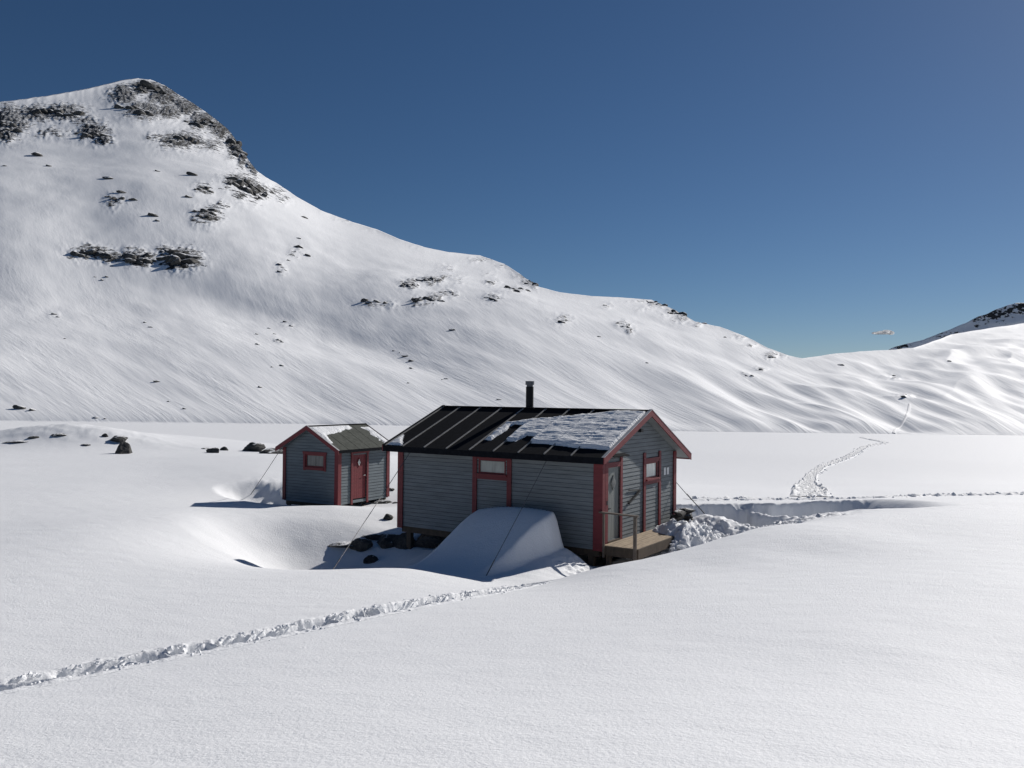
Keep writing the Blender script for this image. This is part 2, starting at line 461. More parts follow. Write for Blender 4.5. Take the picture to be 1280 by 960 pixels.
def ground(x, y, detail=True):
    """height of the snow relative to the eye"""
    r = np.hypot(x, y)
    near = r < 135
    z = np.full(x.shape, -8.0)
    xn, yn = x[near], y[near]
    zt = tps(xn, yn)
    w = sst(70, 122, np.hypot(xn, yn))
    zt = zt * (1 - w) - 8.0 * w
    # gentle undulation of the wind-packed surface
    zt = zt + 0.06 * fbm(xn * 0.11, yn * 0.11, 3) * sst(4, 14, np.hypot(xn, yn)) * (1 - w) * (1 - 0.6*np.exp(-((xn-3)**2+(yn-24)**2)/60))
    if detail:
        zt = zt + 0.008 * fbm(xn * 1.3 + 0.4 * yn, yn * 2.2, 3)
        # ---- drift against the long wall, with a wind moat behind it
        lx, ly = to_cab(xn, yn)
        b = -ly
        wob = 0.12 * fbm(xn * 0.9, yn * 0.9, 3)
        lxx = lx + wob
        pa = (1 - 0.07 * ((lx + 2.3) / 1.3) ** 2) * sst(-4.45, -3.45, lxx) * (1 - 0.60 * sst(-0.98, -0.62, lxx + 0.10 * b)) * (1 - sst(-0.75, 0.6, lxx))
        pb = sst(0.30, 0.78, b + 0.4 * wob) * (1 - sst(0.6, 4.6, b)) ** 1.15
        zt = zt + 1.50 * np.clip(pa, 0, 1) * pb * (1 + 0.045 * (lx + 3))
        # ---- scoop with a steep shaded bank behind the cabin
        d, side, run = seg_dist(xn, yn, TRENCH)
        sd = d * side                                    # positive on the near side
        sd = sd + 0.35 * fbm(xn * 0.8, yn * 0.8, 5, 0.55)
        Ltot = 9.0
        prof = sst(-0.05, 0.50, sd) * (1 - sst(1.4, 5.0, sd))
        endf = sst(0.0, 1.2, run) * (1 - sst(6.8, 9.0, run))
        zt = zt + 0.10 * fbm(xn * 2.4, yn * 2.4, 4) * sst(-0.3, 0.1, sd) * (1 - sst(2.5, 5.0, sd)) * sst(0.0, 1.2, run) * (1 - sst(6.8, 9.0, run))
        cut = 1 - 0.75 * np.exp(-((run - 3.9 - 0.4 * sd) / 0.42) ** 2)     # trampled ramp through the bank
        zt = zt - 1.15 * prof * endf * cut
        dd = np.hypot((xn + 5.7) / 4.5, (yn - 25.2) / 2.6)
        zt = zt - 0.50 * (1 - sst(0.1, 1.05, dd + 0.05 * fbm(xn * 0.7, yn * 0.7, 2)))
        # ---- rocky knoll
        kx, ky = (xn + 32.5) / 7.0, (yn - 60.5)
        kn = np.exp(-kx ** 2) * np.exp(-(ky / np.where(ky < 0, 2.6, 4.0)) ** 2)
        zt = zt + 0.8 * kn + 0.16 * kn * fbm(xn * 0.6, yn * 1.2, 4)
        # ---- trodden and shovelled snow round the deck
        tr = np.exp(-(((lx - 1.7) / 1.5) ** 2 + ((ly - 3.0) / 3.0) ** 2) ** 1.5)
        tr2 = np.exp(-(((lx - 3.4) / 1.6) ** 2 + ((ly - 5.6) / 1.8) ** 2) ** 1.3)
        tr3 = 0.7 * np.exp(-(((lx - 0.7) / 1.1) ** 2 + ((ly + 1.3) / 0.7) ** 2) ** 1.3)
        lum = np.abs(fbm(xn * 2.3, yn * 2.3, 4, 0.55)) * 0.36 + 0.04 * fbm(xn * 9, yn * 9, 3)
        zt = zt + np.maximum(np.maximum(tr, tr2), tr3) * (lum - 0.08)
        heap = 0.42 * np.exp(-(((lx - 0.65) / 0.95) ** 2 + ((ly - 3.25) / 1.0) ** 2) ** 2) + 0.26 * np.exp(-(((lx - 0.75) / 0.42) ** 2 + ((ly - 3.1) / 0.75) ** 2)) \
             + 0.20 * np.exp(-(((lx - 1.25) / 0.35) ** 2 + ((ly - 2.45) / 0.4) ** 2)) \
             + 0.16 * np.exp(-(((lx - 0.35) / 0.35) ** 2 + ((ly - 3.4) / 1.0) ** 2)) \
             + 0.30 * np.exp(-(((lx - 1.6) / 0.5) ** 2 + ((ly - 3.6) / 0.8) ** 2))
        heap = heap + 0.30 * np.exp(-(((lx - 1.35) / 0.65) ** 2 + ((ly - 3.4) / 1.25) ** 2) ** 2)
        zt = zt + heap * (0.92 + 0.22 * fbm(xn * 1.8, yn * 1.8, 4))
        cone = np.clip(1 - np.hypot((lx - 0.9) / 1.9, (ly - 5.9) / 1.5), 0, 1)
        zt = zt + 0.75 * sst(0, 1, cone)
        # keep the deck corner and the floor under the cabin clear
        keep = sst(-0.25, 0.0, ly) * (1 - sst(1.75, 2.35, ly + 0.3 * wob)) * (1 - sst(1.0, 1.12, lx)) * sst(-0.3, -0.1, lx)
        zt = np.where(keep > 0, np.minimum(zt, zt * (1 - keep) + (-4.15 - 0.35) * keep), zt)
        inside = sst(-0.02, 0.25, -lx) * sst(-0.02, 0.3, ly) * (1 - sst(CAB_W - 0.2, CAB_W + 0.1, ly)) * sst(-CAB_L - 0.1, -CAB_L + 0.3, lx)
        zt = np.where(inside > 0, np.minimum(zt, zt * (1 - inside) + (-4.15 - 0.72) * inside), zt)
        # ---- hollow beside the shed
        sx, sy = to_shd(xn, yn)
        dd = np.hypot((sx + 4.5) / 2.5, (sy - 0.7) / 1.7)
        zt = zt - 0.60 * (1 - sst(0.35, 1.05, dd + 0.10 * fbm(xn * 0.8, yn * 0.8, 3)))
        ins = sst(-SHD_W - 0.2, -SHD_W + 0.2, sx) * sst(-0.1, 0.25, -sx) * sst(-0.2, 0.3, sy) * (1 - sst(SHD_L - .2, SHD_L + .2, sy))
        zt = np.where(ins > 0, np.minimum(zt, zt * (1 - ins) + (-4.25 - 0.15) * ins), zt)
        # small scours on the far bank of that hollow
        d3 = np.exp(-(((sx + 5.0) / 1.5) ** 2 + ((sy - 2.0) / 1.0) ** 2))
        zt = zt + 0.16 * d3 * ridged(sx * 2.0, sy * 0.7, 2)
        if SKI is not None:
            m = np.hypot(xn + 4, yn - 13) < 15
            d, side, run = seg_dist(xn[m], yn[m], SKI)
            zz = zt[m]; zz = zz - 0.70 * (1 - sst(0.27, 0.40, d)); zt[m] = zz
    z[near] = zt
    return z
def gz(x, y, detail=True):
    return float(ground(np.array([float(x)]), np.array([float(y)]), detail)[0])
def drop(px, py, dmin=3.0, dmax=140.0, detail=True):
    """where the sight line of a photo pixel first meets the snow"""
    tx, e = ray(px, py)
    d = np.geomspace(dmin, dmax, 1500)
    g = ground(tx * d, d, detail) - e * d
    k = np.argmax(g > 0)
    return float(tx) * float(d[k]), float(d[k]), float(ground(np.array([tx * d[k]]), np.array([d[k]]), detail)[0])

ski_px = [(-260, 905), (-120, 880), (0, 858), (90, 841), (160, 826), (250, 809), (330, 793), (420, 774), (500, 758), (580, 744), (640, 735), (668, 730)]
ski_pts = [drop(px, py, 3, 30, False) for px, py in ski_px]
SKI = [(a, b) for a, b, _ in ski_pts]

def build_ground():
    th_in = np.linspace(-34.5, 34.5, 760)
    th_out = np.concatenate([np.linspace(34.5, 60, 50)[1:], np.linspace(60, 300, 90)[1:-1], np.linspace(300, 325.5, 50)[:-1]])
    th = np.radians(np.concatenate([th_in, th_out]))
    r = [0.35]
    while r[-1] < 3500:
        q = r[-1]
        if q < 14: st = max(0.02, q * 0.0075)
        elif q < 36: st = 0.062
        elif q < 70: st = q * 0.005
        elif q < 130: st = q * 0.010
        else: st = q * 0.06
        r.append(q + st)
    r = np.array(r)
    Rr, T = np.meshgrid(r, th, indexing='ij')
    X, Y = Rr * np.sin(T), Rr * np.cos(T)
    Z = ground(X.ravel(), Y.ravel()).reshape(X.shape)
    me = grid_mesh('snow_ground', X, Y, Z + EYE, wrap=True)
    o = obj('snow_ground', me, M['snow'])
    tag(o, 'wind-packed white snow sheet with hollows and drifts around the cabins and flat frozen lake', 'snow', kind='structure')
    return o
build_ground()

# ------------------------------------------------------------------ mountain
RIDGE = [(-900, 250), (-500, 190), (-250, 160), (-100, 140), (-40, 130), (0, 126), (60, 118), (100, 110), (140, 101), (165, 96.5), (185, 97.5), (205, 106), (235, 125), (262, 143), (283, 160), (297, 178),
         (310, 200), (320, 214), (345, 228), (370, 245), (400, 262), (440, 277), (470, 286), (500, 299), (530, 309), (560, 315), (600, 319), (630, 330),
         (650, 342), (672, 358), (700, 365), (740, 370), (790, 372), (815, 374), (840, 386), (870, 402), (900, 408), (930, 420), (960, 435), (985, 445), (1003, 448.5),
         (1040, 443), (1100, 437.5), (1120, 436.5), (1142, 434.5), (1162, 428), (1190, 418), (1240, 410), (1280, 404), (1400, 388), (1700, 360), (2300, 340)]
FOOT = [(-900, 515), (0, 527), (400, 531), (880, 540), (1280, 545), (2300, 556)]
BREAK = [(-900, 390), (0, 380), (120, 378), (250, 385), (420, 420), (560, 475), (640, 512), (720, 533), (780, 538), (880, 540), (1280, 545), (2300, 556)]
SA = [(-900, .22), (0, .205), (250, .19), (420, .165), (560, .145), (1000, .13), (2300, .13)]
SS = [(-900, .40), (-200, .47), (165, .49), (260, .45), (330, .37), (420, .29), (560, .225), (700, .185), (800, .168), (900, .150), (1000, .125), (1280, .135), (1700, .19), (2300, .21)]
def curve(lst, tx):
    t, e = zip(*[tuple(map(float, ray(a, b))) for a, b in lst])
    return np.interp(tx, t, e)
def curve_v(lst, tx):
    t = [float(ray(a, 480)[0]) for a, _ in lst]; return np.interp(tx, t, [b for _, b in lst])
def smooth1(a, n, axis=0):
    k = np.hanning(n + 2)[1:-1]; k /= k.sum()
    pad = n // 2
    w = [(0, 0)] * a.ndim; w[axis] = (pad, pad)
    b = np.pad(a, w, mode='edge')
    return np.apply_along_axis(lambda v: np.convolve(v, k, 'valid'), axis, b)

ROCKS = [  # px, py, rx, ry, strength of exposed bedrock patches
 (5, 152, 28, 20, .85), (40, 142, 30, 12, .7), (75, 140, 30, 11, .75), (60, 165, 26, 8, .5), (112, 165, 22, 11, .8), (125, 175, 14, 6, .7), (100, 150, 22, 9, .5), (2, 168, 14, 9, .9),
 (150, 118, 22, 14, .75), (180, 108, 24, 9, .85), (200, 120, 24, 14, .8), (175, 138, 26, 13, .75), (205, 140, 22, 12, .7), (228, 132, 22, 12, .75), (250, 150, 22, 14, .75),
 (272, 160, 16, 14, .8), (290, 180, 10, 16, .95), (300, 192, 8, 14, 1.0), (312, 208, 7, 10, 1.0), (222, 176, 30, 12, .8), (192, 172, 16, 7, .5), (262, 180, 18, 10, .55), (240, 165, 14, 8, .4),
 (296, 228, 22, 13, .85), (318, 240, 16, 14, .85), (300, 246, 14, 9, .7), (340, 240, 18, 8, .6), (352, 250, 10, 6, .6), (276, 222, 10, 5, .5), (251, 237, 14, 7, .7), (256, 268, 18, 10, .9), (270, 258, 14, 6, .7),
 (140, 250, 14, 9, .65), (112, 316, 26, 11, 1.0), (135, 322, 18, 9, .9), (172, 322, 20, 11, 1.1), (160, 312, 14, 7, .7), (205, 315, 14, 10, .9), (226, 324, 24, 15, 1.15),
 (510, 358, 11, 6, 1.0), (538, 351, 16, 6, 1.0), (552, 347, 8, 4, .9), (526, 378, 12, 5, .9), (544, 374, 9, 5, .9), (558, 368, 12, 6, .8), (570, 350, 12, 7, .55), (556, 336, 14, 7, .5), (467, 379, 26, 5, .5), (488, 380, 8, 4, .7),
 (613, 353, 8, 4, .7), (616, 374, 14, 6, .7), (645, 362, 18, 6, .6), (664, 354, 10, 7, .9), (600, 325, 20, 4, .6), (628, 332, 10, 4, .6), (652, 345, 10, 5, .7), (610, 340, 12, 4, .4),
 (702, 403, 11, 5, .8), (756, 383, 8, 4, .6), (778, 407, 10, 6, .8), (787, 417, 6, 4, .8), (800, 376, 16, 3, .6), (822, 380, 14, 4, .8), (840, 390, 12, 5, .9), (852, 398, 10, 5, .9), (872, 404, 14, 3, .7), (805, 387, 10, 4, .5),
 (930, 421, 14, 3, .7), (938, 432, 7, 3, .7), (964, 445, 9, 4, .8), (950, 461, 8, 4, .6), (934, 471, 9, 4, .6), (980, 444, 10, 3, .6),
 (370, 312, 10, 6, .5), (350, 335, 7, 8, .55), (346, 425, 8, 4, .5), (360, 405, 10, 5, .4), (66, 394, 8, 4, .5), (430, 275, 14, 2, .5), (470, 286, 14, 2, .5), (525, 308, 12, 2, .5),
 (1105, 468, 10, 4, .5), (1130, 497, 9, 3, .8), (1120, 470, 6, 3, .6),
]
MT = {}
def build_mountain():
    pin = np.arange(-30, 1312, 1.35)
    pl = -30 - np.geomspace(4, 870, 60)[::-1]
    prr = 1312 + np.geomspace(4, 980, 60)
    px = np.concatenate([pl, pin, prr])
    tx = np.array([float(ray(p, 480)[0]) for p in px])
    er, ef, eb = curve(RIDGE, tx), curve(FOOT, tx), curve(BREAK, tx)
    er = er + 0.0009 * fbm(tx * 60, tx * 0 + 3.3, 4) * (0.5 + (px < 340) * 1.3)
    eb = np.clip(eb, ef + 1e-4, er - 1e-3)
    sa, ss = curve_v(SA, tx), curve_v(SS, tx)
    ss = smooth1(ss, 91); sa = smooth1(sa, 91); eb = smooth1(eb, 91)
    eb = np.minimum(eb, er - 1e-3)
    yf = -8.0 / ef
    nv = 345
    t = np.linspace(0, 1, nv)[:, None]
    E = ef[None] + (er - ef)[None] * t
    Yb = (8 + sa * yf) / (sa - eb); zb = eb * Yb
    Y1 = (8 + sa * yf)[None] / np.maximum(sa[None] - E, 1e-3)
    Y2 = (ss * Yb - zb)[None] / np.maximum(ss[None] - E, 1e-3)
    Yd = np.where(E < eb[None], Y1, Y2)
    # snow bench below the summit cliffs
    pyE = 492 - E * FOC
    bench = sst(-60, 0, -(pyE - 212 - 0.02 * (px[None] - 100))) * 0
    b0 = 214 + 0.00 * px[None]
    bench = sst(b0 + 9, b0 - 9, pyE) * (1 - sst(230, 340, px[None]))
    Yd = Yd * (1 + 0.07 * bench)
    Yd = smooth1(Yd, 61, 0)
    Yd[0] = yf
    X, Y, Z = tx[None] * Yd, Yd, E * Yd
    # ---- relief
    inner = sst(0.0, 0.10, t) * (1 - 0.85 * sst(0.80, 1.0, t))
    leftw = 1 - sst(850, 1100, px[None])
    rightw = 1 - leftw
    phi, al = np.arctan2(X - 75, Y), np.hypot(X - 75, Y)
    q = phi * 430
    rel = leftw * (4.0 * fbm(q * 0.010, al * 0.0045, 3) + 1.0 * fbm(q * 0.035 + 4, al * 0.010, 3)) * np.clip(Y / 500, 0.35, 1.6)
    mid = np.exp(-((px[None] - 900) / 170) ** 2)
    rel = rel + mid * 1.9 * fbm(q * 0.030 + 3.1, al * 0.006, 2)
    q2, a2 = q, al
    rel = rel + rightw * (3.3 * (0.55 - np.abs(perlin(q2 * 0.019 + 2.2 + 0.5 * perlin(a2 * .012, q2 * .01), a2 * 0.0052 + 1.7)) * 2.2) + 2.0 * fbm(q2 * 0.055, a2 * 0.014, 2))
    Z = Z + rel * inner
    # ---- exposed bedrock
    mask = np.zeros_like(Z)
    PX = np.broadcast_to(px[None], Z.shape); 
    PY = 492 - E * FOC + 0.010 * (PX - 640)
    jx, jy = 7 * fbm(PX * 0.09, PY * 0.09, 3), 5 * fbm(PX * 0.09 + 50, PY * 0.09, 3)
    for (a, b, rx, ry, s) in ROCKS:
        if b < 200: s += 0.16                        # the summit is blown clear
        k = (np.abs(PX - a) < rx * 2.6)
        kk = np.where(k.any(0))[0]
        if len(kk) == 0: continue
        sl = slice(kk[0], kk[-1] + 1)
        g = s * np.exp(-(((PX[:, sl] + jx[:, sl] - a) / rx) ** 2 + ((PY[:, sl] + jy[:, sl] - b) / ry) ** 2) * 0.65)
        mask[:, sl] = np.maximum(mask[:, sl], g)
    u = Y / FOC                                      # metres per photo pixel there
    rx_, ry_ = PX * 0.115, PY * 0.19
    crag = ridged(rx_ + 0.6 * ry_, ry_ * 1.1 - 0.25 * rx_, 4, 0.6)
    crag2 = ridged(X * 0.05 + 9, Z * 0.09, 4, 0.6)
    edge = 1 - sst(0.975, 1.0, t) * 0.8
    push = np.minimum(mask, 1) ** 1.5 * (0.35 + 0.9 * crag + 0.5 * crag2) * 3.0 * u * edge
    Z = Z + push * 0.75
    Y = Y - push * 0.9
    # ---- foot skirt and back side
    nb = 26
    tb = np.linspace(0, 1, nb)[1:, None]
    Yt, Zt = Y[-1:], Z[-1:]
    back = (Yt * 0.75) * tb ** 1.5
    Yk = Yt + back; Xk = tx[None] * Yk; Zk = Zt - 0.42 * back - 0.0003 * back ** 2 * (500 / Yt)
    Zk = np.maximum(Zk, -14 - 0 * Zk)
    Ys = yf[None] * 0.94; Xs = tx[None] * Ys; Zs = np.full_like(Xs, -10.0)
    Xa, Ya, Za = np.concatenate([Xs, X, Xk]), np.concatenate([Ys, Y, Yk]), np.concatenate([Zs, Z, Zk])
    Ma = np.concatenate([np.zeros_like(Xs), mask, np.repeat(mask[-1:], nb - 1, 0)])
    me = grid_mesh('snowy_mountain', Xa, Ya, Za + EYE)
    at = me.attributes.new('rock', 'FLOAT', 'POINT')
    at.data.foreach_set('value', Ma.astype(np.float32).ravel())
    wd = me.attributes.new('wind', 'FLOAT_VECTOR', 'POINT')
    wd.data.foreach_set('vector', np.stack([np.arctan2(Xa - 75, Ya) * 430, np.hypot(Xa - 75, Ya) * 0.085, 0 * Xa], -1).astype(np.float32).ravel())
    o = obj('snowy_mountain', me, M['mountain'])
    tag(o, 'snow-covered mountain ridge with dark crags around its pointed summit and streaked slopes', 'mountain', kind='structure')
    MT.update(tx=tx, X=X, Y=Y, Z=Z)
build_mountain()
def on_mountain(px, py):
    tx, e = map(float, ray(px, py))
    i = int(np.argmin(np.abs(MT['tx'] - tx)))
    ev = MT['Z'][:, i] / MT['Y'][:, i]
    k = int(np.argmax(ev >= e)) if ev.max() >= e else int(np.argmax(ev))
    d = float(MT['Y'][k, i])
    return tx * d, d, float(MT['Z'][k, i]) + EYE

def build_far_mountain():
    ridge = [(1040, 470), (1105, 440), (1118, 434), (1135, 429), (1152, 425.5), (1172, 418), (1185, 413), (1198, 407), (1210, 403), (1222, 396), (1235, 392), (1247, 386), (1258, 382), (1270, 379), (1285, 378), (1330, 366), (1420, 352), (1600, 372), (1800, 410)]
    px = np.concatenate([np.arange(1040, 1320, 2.0), np.arange(1320, 1801, 10.0)])
    tx = np.array([float(ray(p, 480)[0]) for p in px])
    er = curve(ridge, tx) + 0.0011 * fbm(tx * 55, tx * 0 + 8, 4)
    t = np.linspace(0, 1, 90)[:, None]
    Yr = 1650 + 0 * tx
    Yd = Yr[None] - 200 * (1 - t)
    zr = er * Yr
    Z = zr[None] - (1.15 * 200) * (1 - t) ** 1.0
    X = tx[None] * Yd
    Z = Z + (9 * ridged(X * 0.008, Z * 0.014, 4) - 3) * (1 - sst(0.85, 1, t))
    mask = 0.30 + 0.50 * sst(0.80, 1.0, t) * sst(-0.2, 0.4, fbm(X * 0.012, Z * 0.02, 4))
    tb = np.linspace(0, 1, 14)[1:, None]
    Yk = Yr[None] + 700 * tb; Zk = zr[None] - 700 * 0.5 * tb; Xk = tx[None] * Yk
    me = grid_mesh('far_mountain', np.concatenate([X, Xk]), np.concatenate([Yd, Yk]), np.concatenate([Z, Zk]) + EYE)
    at = me.attributes.new('rock', 'FLOAT', 'POINT')
    at.data.foreach_set('value', np.concatenate([mask, np.zeros_like(Zk)]).astype(np.float32).ravel())
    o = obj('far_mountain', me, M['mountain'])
    tag(o, 'distant shaded mountain flank with dark rock rising behind the right snow slope', 'mountain', kind='structure')
build_far_mountain()

# ------------------------------------------------------------------ lap siding on a wall plane
def lap_wall(parent, org, e, n, zs, pitch, span, openings, material, proud=0.018):
    """boards one by one: org + e*s + z; span(z) -> (s0, s1); openings (s0, s1, z0, z1)"""
    org, e, n = Vector(org), Vector(e), Vector(n)
    z = zs[0]
    while z < zs[1] - 0.01:
        z1 = min(z + pitch, zs[1])
        zm = (z + z1) / 2
        a0, b0 = span(z); a1, b1 = span(z1)
        if b0 - a0 < 0.03: break
        if b1 < a1: a1 = b1 = (a1 + b1) / 2
        cuts = sorted([(o[0], o[1]) for o in openings if o[2] < zm < o[3]])
        pieces, cur0, cur1 = [], a0, a1
        for c0, c1 in cuts:
            pieces.append((cur0, c0, cur1, c0)); cur0 = cur1 = c1
        pieces.append((cur0, b0, cur1, b1))
        for (p0, q0, p1, q1) in pieces:
            if q0 - p0 < 0.02: continue
            j = random.uniform(-0.0025, 0.0025)
            fb, ft = proud + j, proud * 0.35 + j
            def P(s, zz, d): return org + e * s + n * d + Vector((0, 0, zz))
            zt = z1 - 0.012
            v = [P(p0, z, fb), P(q0, z, fb), P(q0, z, 0), P(p0, z, 0), P(p1, zt, ft), P(q1, zt, ft), P(q1, zt, 0), P(p1, zt, 0)]
            hexa('siding_board', v, material, parent)
        z = z1

def prism(name, pts2, y0, y1, axis, material, parent):
    """extrude a polygon given in (s, z) along an axis: axis 'x' -> s is y; axis 'y' -> s is x"""
    n = len(pts2)
    if axis == 'x': V = [(y0, s, z) for s, z in pts2] + [(y1, s, z) for s, z in pts2]
    else: V = [(s, y0, z) for s, z in pts2] + [(s, y1, z) for s, z in pts2]
    Fc = [tuple(range(n)), tuple(range(n, 2 * n))[::-1]] + [(i, (i + 1) % n, n + (i + 1) % n, n + i) for i in range(n)]
    return obj(name, recalc(pydata(name, V, Fc)), material, parent)

def rect_frame(name, s0, s1, z0, z1, w, d0, d1, axis, material, parent):
    """rectangular frame (four bars, one mesh) on plane; axis 'y': on wall y=const with s=x, outward -y; axis 'x': s=y, outward +x"""
    bm = bmesh.new()
    def bx(a0, a1, b0, b1):
        vs_ = []
        for d in (d0, d1):
            for (s, z) in ((a0, b0), (a1, b0), (a1, b1), (a0, b1)):
                vs_.append(bm.verts.new((s, -d, z) if axis == 'y' else (d, s, z)))
        for f in HEX: bm.faces.new([vs_[i] for i in f])
    bx(s0, s1, z1 - w, z1); bx(s0, s1, z0, z0 + w)
    bx(s0, s0 + w, z0 + w + 0.0005, z1 - w - 0.0005); bx(s1 - w, s1, z0 + w + 0.0005, z1 - w - 0.0005)
    bmesh.ops.recalc_face_normals(bm, faces=bm.faces)
    me = bpy.data.meshes.new(name); bm.to_mesh(me); bm.free()
    return obj(name, me, material, parent)

# ------------------------------------------------------------------ main cabin
def build_cabin():
    c = empty('cabin', CAB_O, -CAB_H)
    tag(c, 'long grey clapboard cabin with red trim, black batten roof and stove chimney', 'cabin')
    L, W = CAB_L, CAB_W
    RZ, SF, SB, MID = 3.69, 0.40, 0.46, 2.55
    def zr(y): return RZ - SF * (MID - y) if y < MID else RZ - SB * (y - MID)
    th = 0.13
    def under(y): return zr(y) - th
    OX, OXL, OE, OEB = 0.30, 0.28, 0.48, 0.62
    # wall core
    core = prism('wall', [(0.02, -0.02), (W - 0.02, -0.02), (W - 0.02, under(W)), (MID, under(MID)), (0.02, under(0))], -L + 0.02, -0.02, 'x', M['gap_shade'], c)
    # openings
    win1 = (-4.05, -3.09, 1.79, 2.22)
    win2 = (2.84, 3.72, 1.64, 2.13)
    door = (0.29, 1.05, 0.16, 2.16)
    pitch = 0.116
    lap_wall(core, (0, 0, 0), (1, 0, 0), (0, -1, 0), (-0.04, under(0)), pitch, lambda z: (-L + 0.0, 0.0), [win1], M['siding'])
    def gspan(z):
        lo = 0.0 if z < under(0) else MID - (under(MID) - z) / SF
        hi = W if z < under(W) else MID + (under(MID) - z) / SB
        return lo, hi
    lap_wall(core, (0, 0, 0), (0, 1, 0), (1, 0, 0), (-0.04, under(MID) - 0.03), pitch, gspan, [win2, door], M['siding'])
    lap_wall(core, (-L, 0, 0), (0, 1, 0), (-1, 0, 0), (-0.04, under(MID) - 0.03), pitch * 2, gspan, [], M['siding'])
    lap_wall(core, (0, W, 0), (1, 0, 0), (0, 1, 0), (-0.04, under(W)), pitch * 2, lambda z: (-L, 0.0), [], M['siding'])
    # corner boards
    cb = 0.15; t = 0.03; pd = 0.024
    hx = under(0) - 0.02
    box('corner_board', (-cb * 1.5, -pd - t, -0.06), (pd + t + 0.002, -pd, hx), M['red'], c)
    box('corner_board', (pd, -pd + 0.001, -0.06), (pd + t, cb * 0.75, hx), M['red'], c)
    box('corner_board', (-L - pd - t - 0.002, -pd - t, -0.10), (-L + cb * 1.05, -pd, hx), M['red'], c)
    box('corner_board', (-L - pd - t, -pd + 0.001, -0.10), (-L - pd, cb, hx), M['red'], c)
    box('corner_board', (pd, W - cb, -0.06), (pd + t, W + 0.03, under(W) - 0.02), M['red'], c)
    box('corner_board', (-cb, W + 0.031, -0.06), (pd + t, W + 0.061, under(W) - 0.04), M['red'], c)
    box('corner_board', (-L - pd - t, W - cb, -0.06), (-L - pd, W + 0.03, under(W) - 0.02), M['red'], c)
    # floor frame and posts under the raised left end
    box('floor_beam', (-L + 0.05, 0.06, -0.24), (-0.1, 0.22, -0.021), M['darkwood'], c)
    box('floor_beam', (-L + 0.05, W - 0.3, -0.24), (-0.1, W - 0.14, -0.021), M['darkwood'], c)
    for (px, py) in ((-L + 0.32, 0.14), (-L + 0.32, W - 0.22), (-3.6, 0.14), (-0.35, 0.14), (-0.35, W - 0.22), (-3.6, W - 0.22)):
        box('foundation_post', (px - 0.085, py - 0.07, -0.95), (px + 0.085, py + 0.07, -0.241), M['darkwood'], c)
    # window in the long wall
    def window(axis, s0, s1, z0, z1, outer, pane_m, zlow, zhigh, d):
        w = rect_frame('window', s0, s1, z0, z1, 0.045, -0.03, 0.022, axis, M['red'], c)
        lo, hi = (s0 + 0.045, z0 + 0.045), (s1 - 0.045, z1 - 0.045)
        if axis == 'y':
            box('pane', (lo[0], 0.016, lo[1]), (hi[0], 0.024, hi[1]), pane_m, w)
            A = lambda a0, a1, b0, b1, dd=d: ((a0, -0.024 - dd, b0), (a1, -0.0245, b1))
        else:
            box('pane', (-0.024, lo[0], lo[1]), (-0.016, hi[0], hi[1]), pane_m, w)
            A = lambda a0, a1, b0, b1, dd=d: ((0.0245, a0, b0), (0.024 + dd, a1, b1))
        o0, o1 = outer
        box('casing_board', *A(o0, o0 + 0.15, zlow, zhigh), M['red'], w)
        box('casing_board', *A(o1 - 0.15, o1, zlow, zhigh), M['red'], w)
        box('head_casing', *A(o0 + 0.151, o1 - 0.151, z1 - 0.005, z1 + 0.13, d - 0.006), M['red'], w)
        box('window_sill', *A(o0 + 0.151, o1 - 0.151, z0 - 0.05, z0 + 0.005, d + 0.045), M['red'], w)
        box('apron_board', *A(o0 + 0.151, o1 - 0.151, z0 - 0.16, z0 - 0.051, d - 0.006), M['red'], w)
        return w
    window('y', *win1, (-4.25, -2.88), M['curtained'], -0.05, 2.38, 0.03)
    window('x', *win2, (2.64, 3.92), M['curtained2'], -0.05, 2.44, 0.03)
    # door in the gable
    d = box('door', (-0.045, door[0] + 0.015, door[2] + 0.01), (-0.012, door[1] - 0.015, door[3] - 0.01), M['door_grey'], c)
    n = 5
    for k in range(n):
        y0 = door[0] + 0.02 + k * (door[1] - door[0] - 0.04) / n
        box('door_board', (-0.012, y0 + 0.003, door[2] + 0.015), (-0.004 + random.uniform(-.0015, .0015), y0 + (door[1] - door[0] - 0.04) / n - 0.003, door[3] - 0.015), M['door_grey'], d)
    ym, zm = (door[0] + door[1]) / 2, 1.72
    dia = [(ym, zm + 0.21), (ym + 0.14, zm), (ym, zm - 0.21), (ym - 0.14, zm)]
    prism('diamond_frame', dia, -0.0035, 0.03, 'x', M['door_grey'], d)
    prism('diamond_pane', [(ym + (a - ym) * 0.72, zm + (b - zm) * 0.72) for a, b in dia], 0.0302, 0.034, 'x', M['dimglass'], d)
    box('door_handle', (-0.003, door[0] + 0.05, 1.02), (0.05, door[0] + 0.17, 1.05), M['dark'], d)
    box('lock_plate', (-0.003, door[0] - 0.10, 1.16), (0.062, door[0] - 0.03, 1.27), M['dark'], d)
    box('casing_board', (0.0245, 0.125, 0.05), (0.055, 0.285, 2.45), M['red'], d)
    box('casing_board', (0.0245, 1.055, 0.05), (0.055, 1.19, 2.45), M['red'], d)
    box('head_casing', (0.0245, 0.286, 2.155), (0.05, 1.054, 2.29), M['red'], d)
    box('threshold', (-0.01, door[0], 0.08), (0.07, door[1], 0.158), M['darkwood'], d)
    hexa('door_hood', [(0.03, 0.35, 2.47), (0.20, 0.35, 2.44), (0.20, 1.32, 2.44), (0.03, 1.32, 2.47), (0.03, 0.35, 2.51), (0.20, 0.35, 2.465), (0.20, 1.32, 2.465), (0.03, 1.32, 2.51)], M['felt'], c)
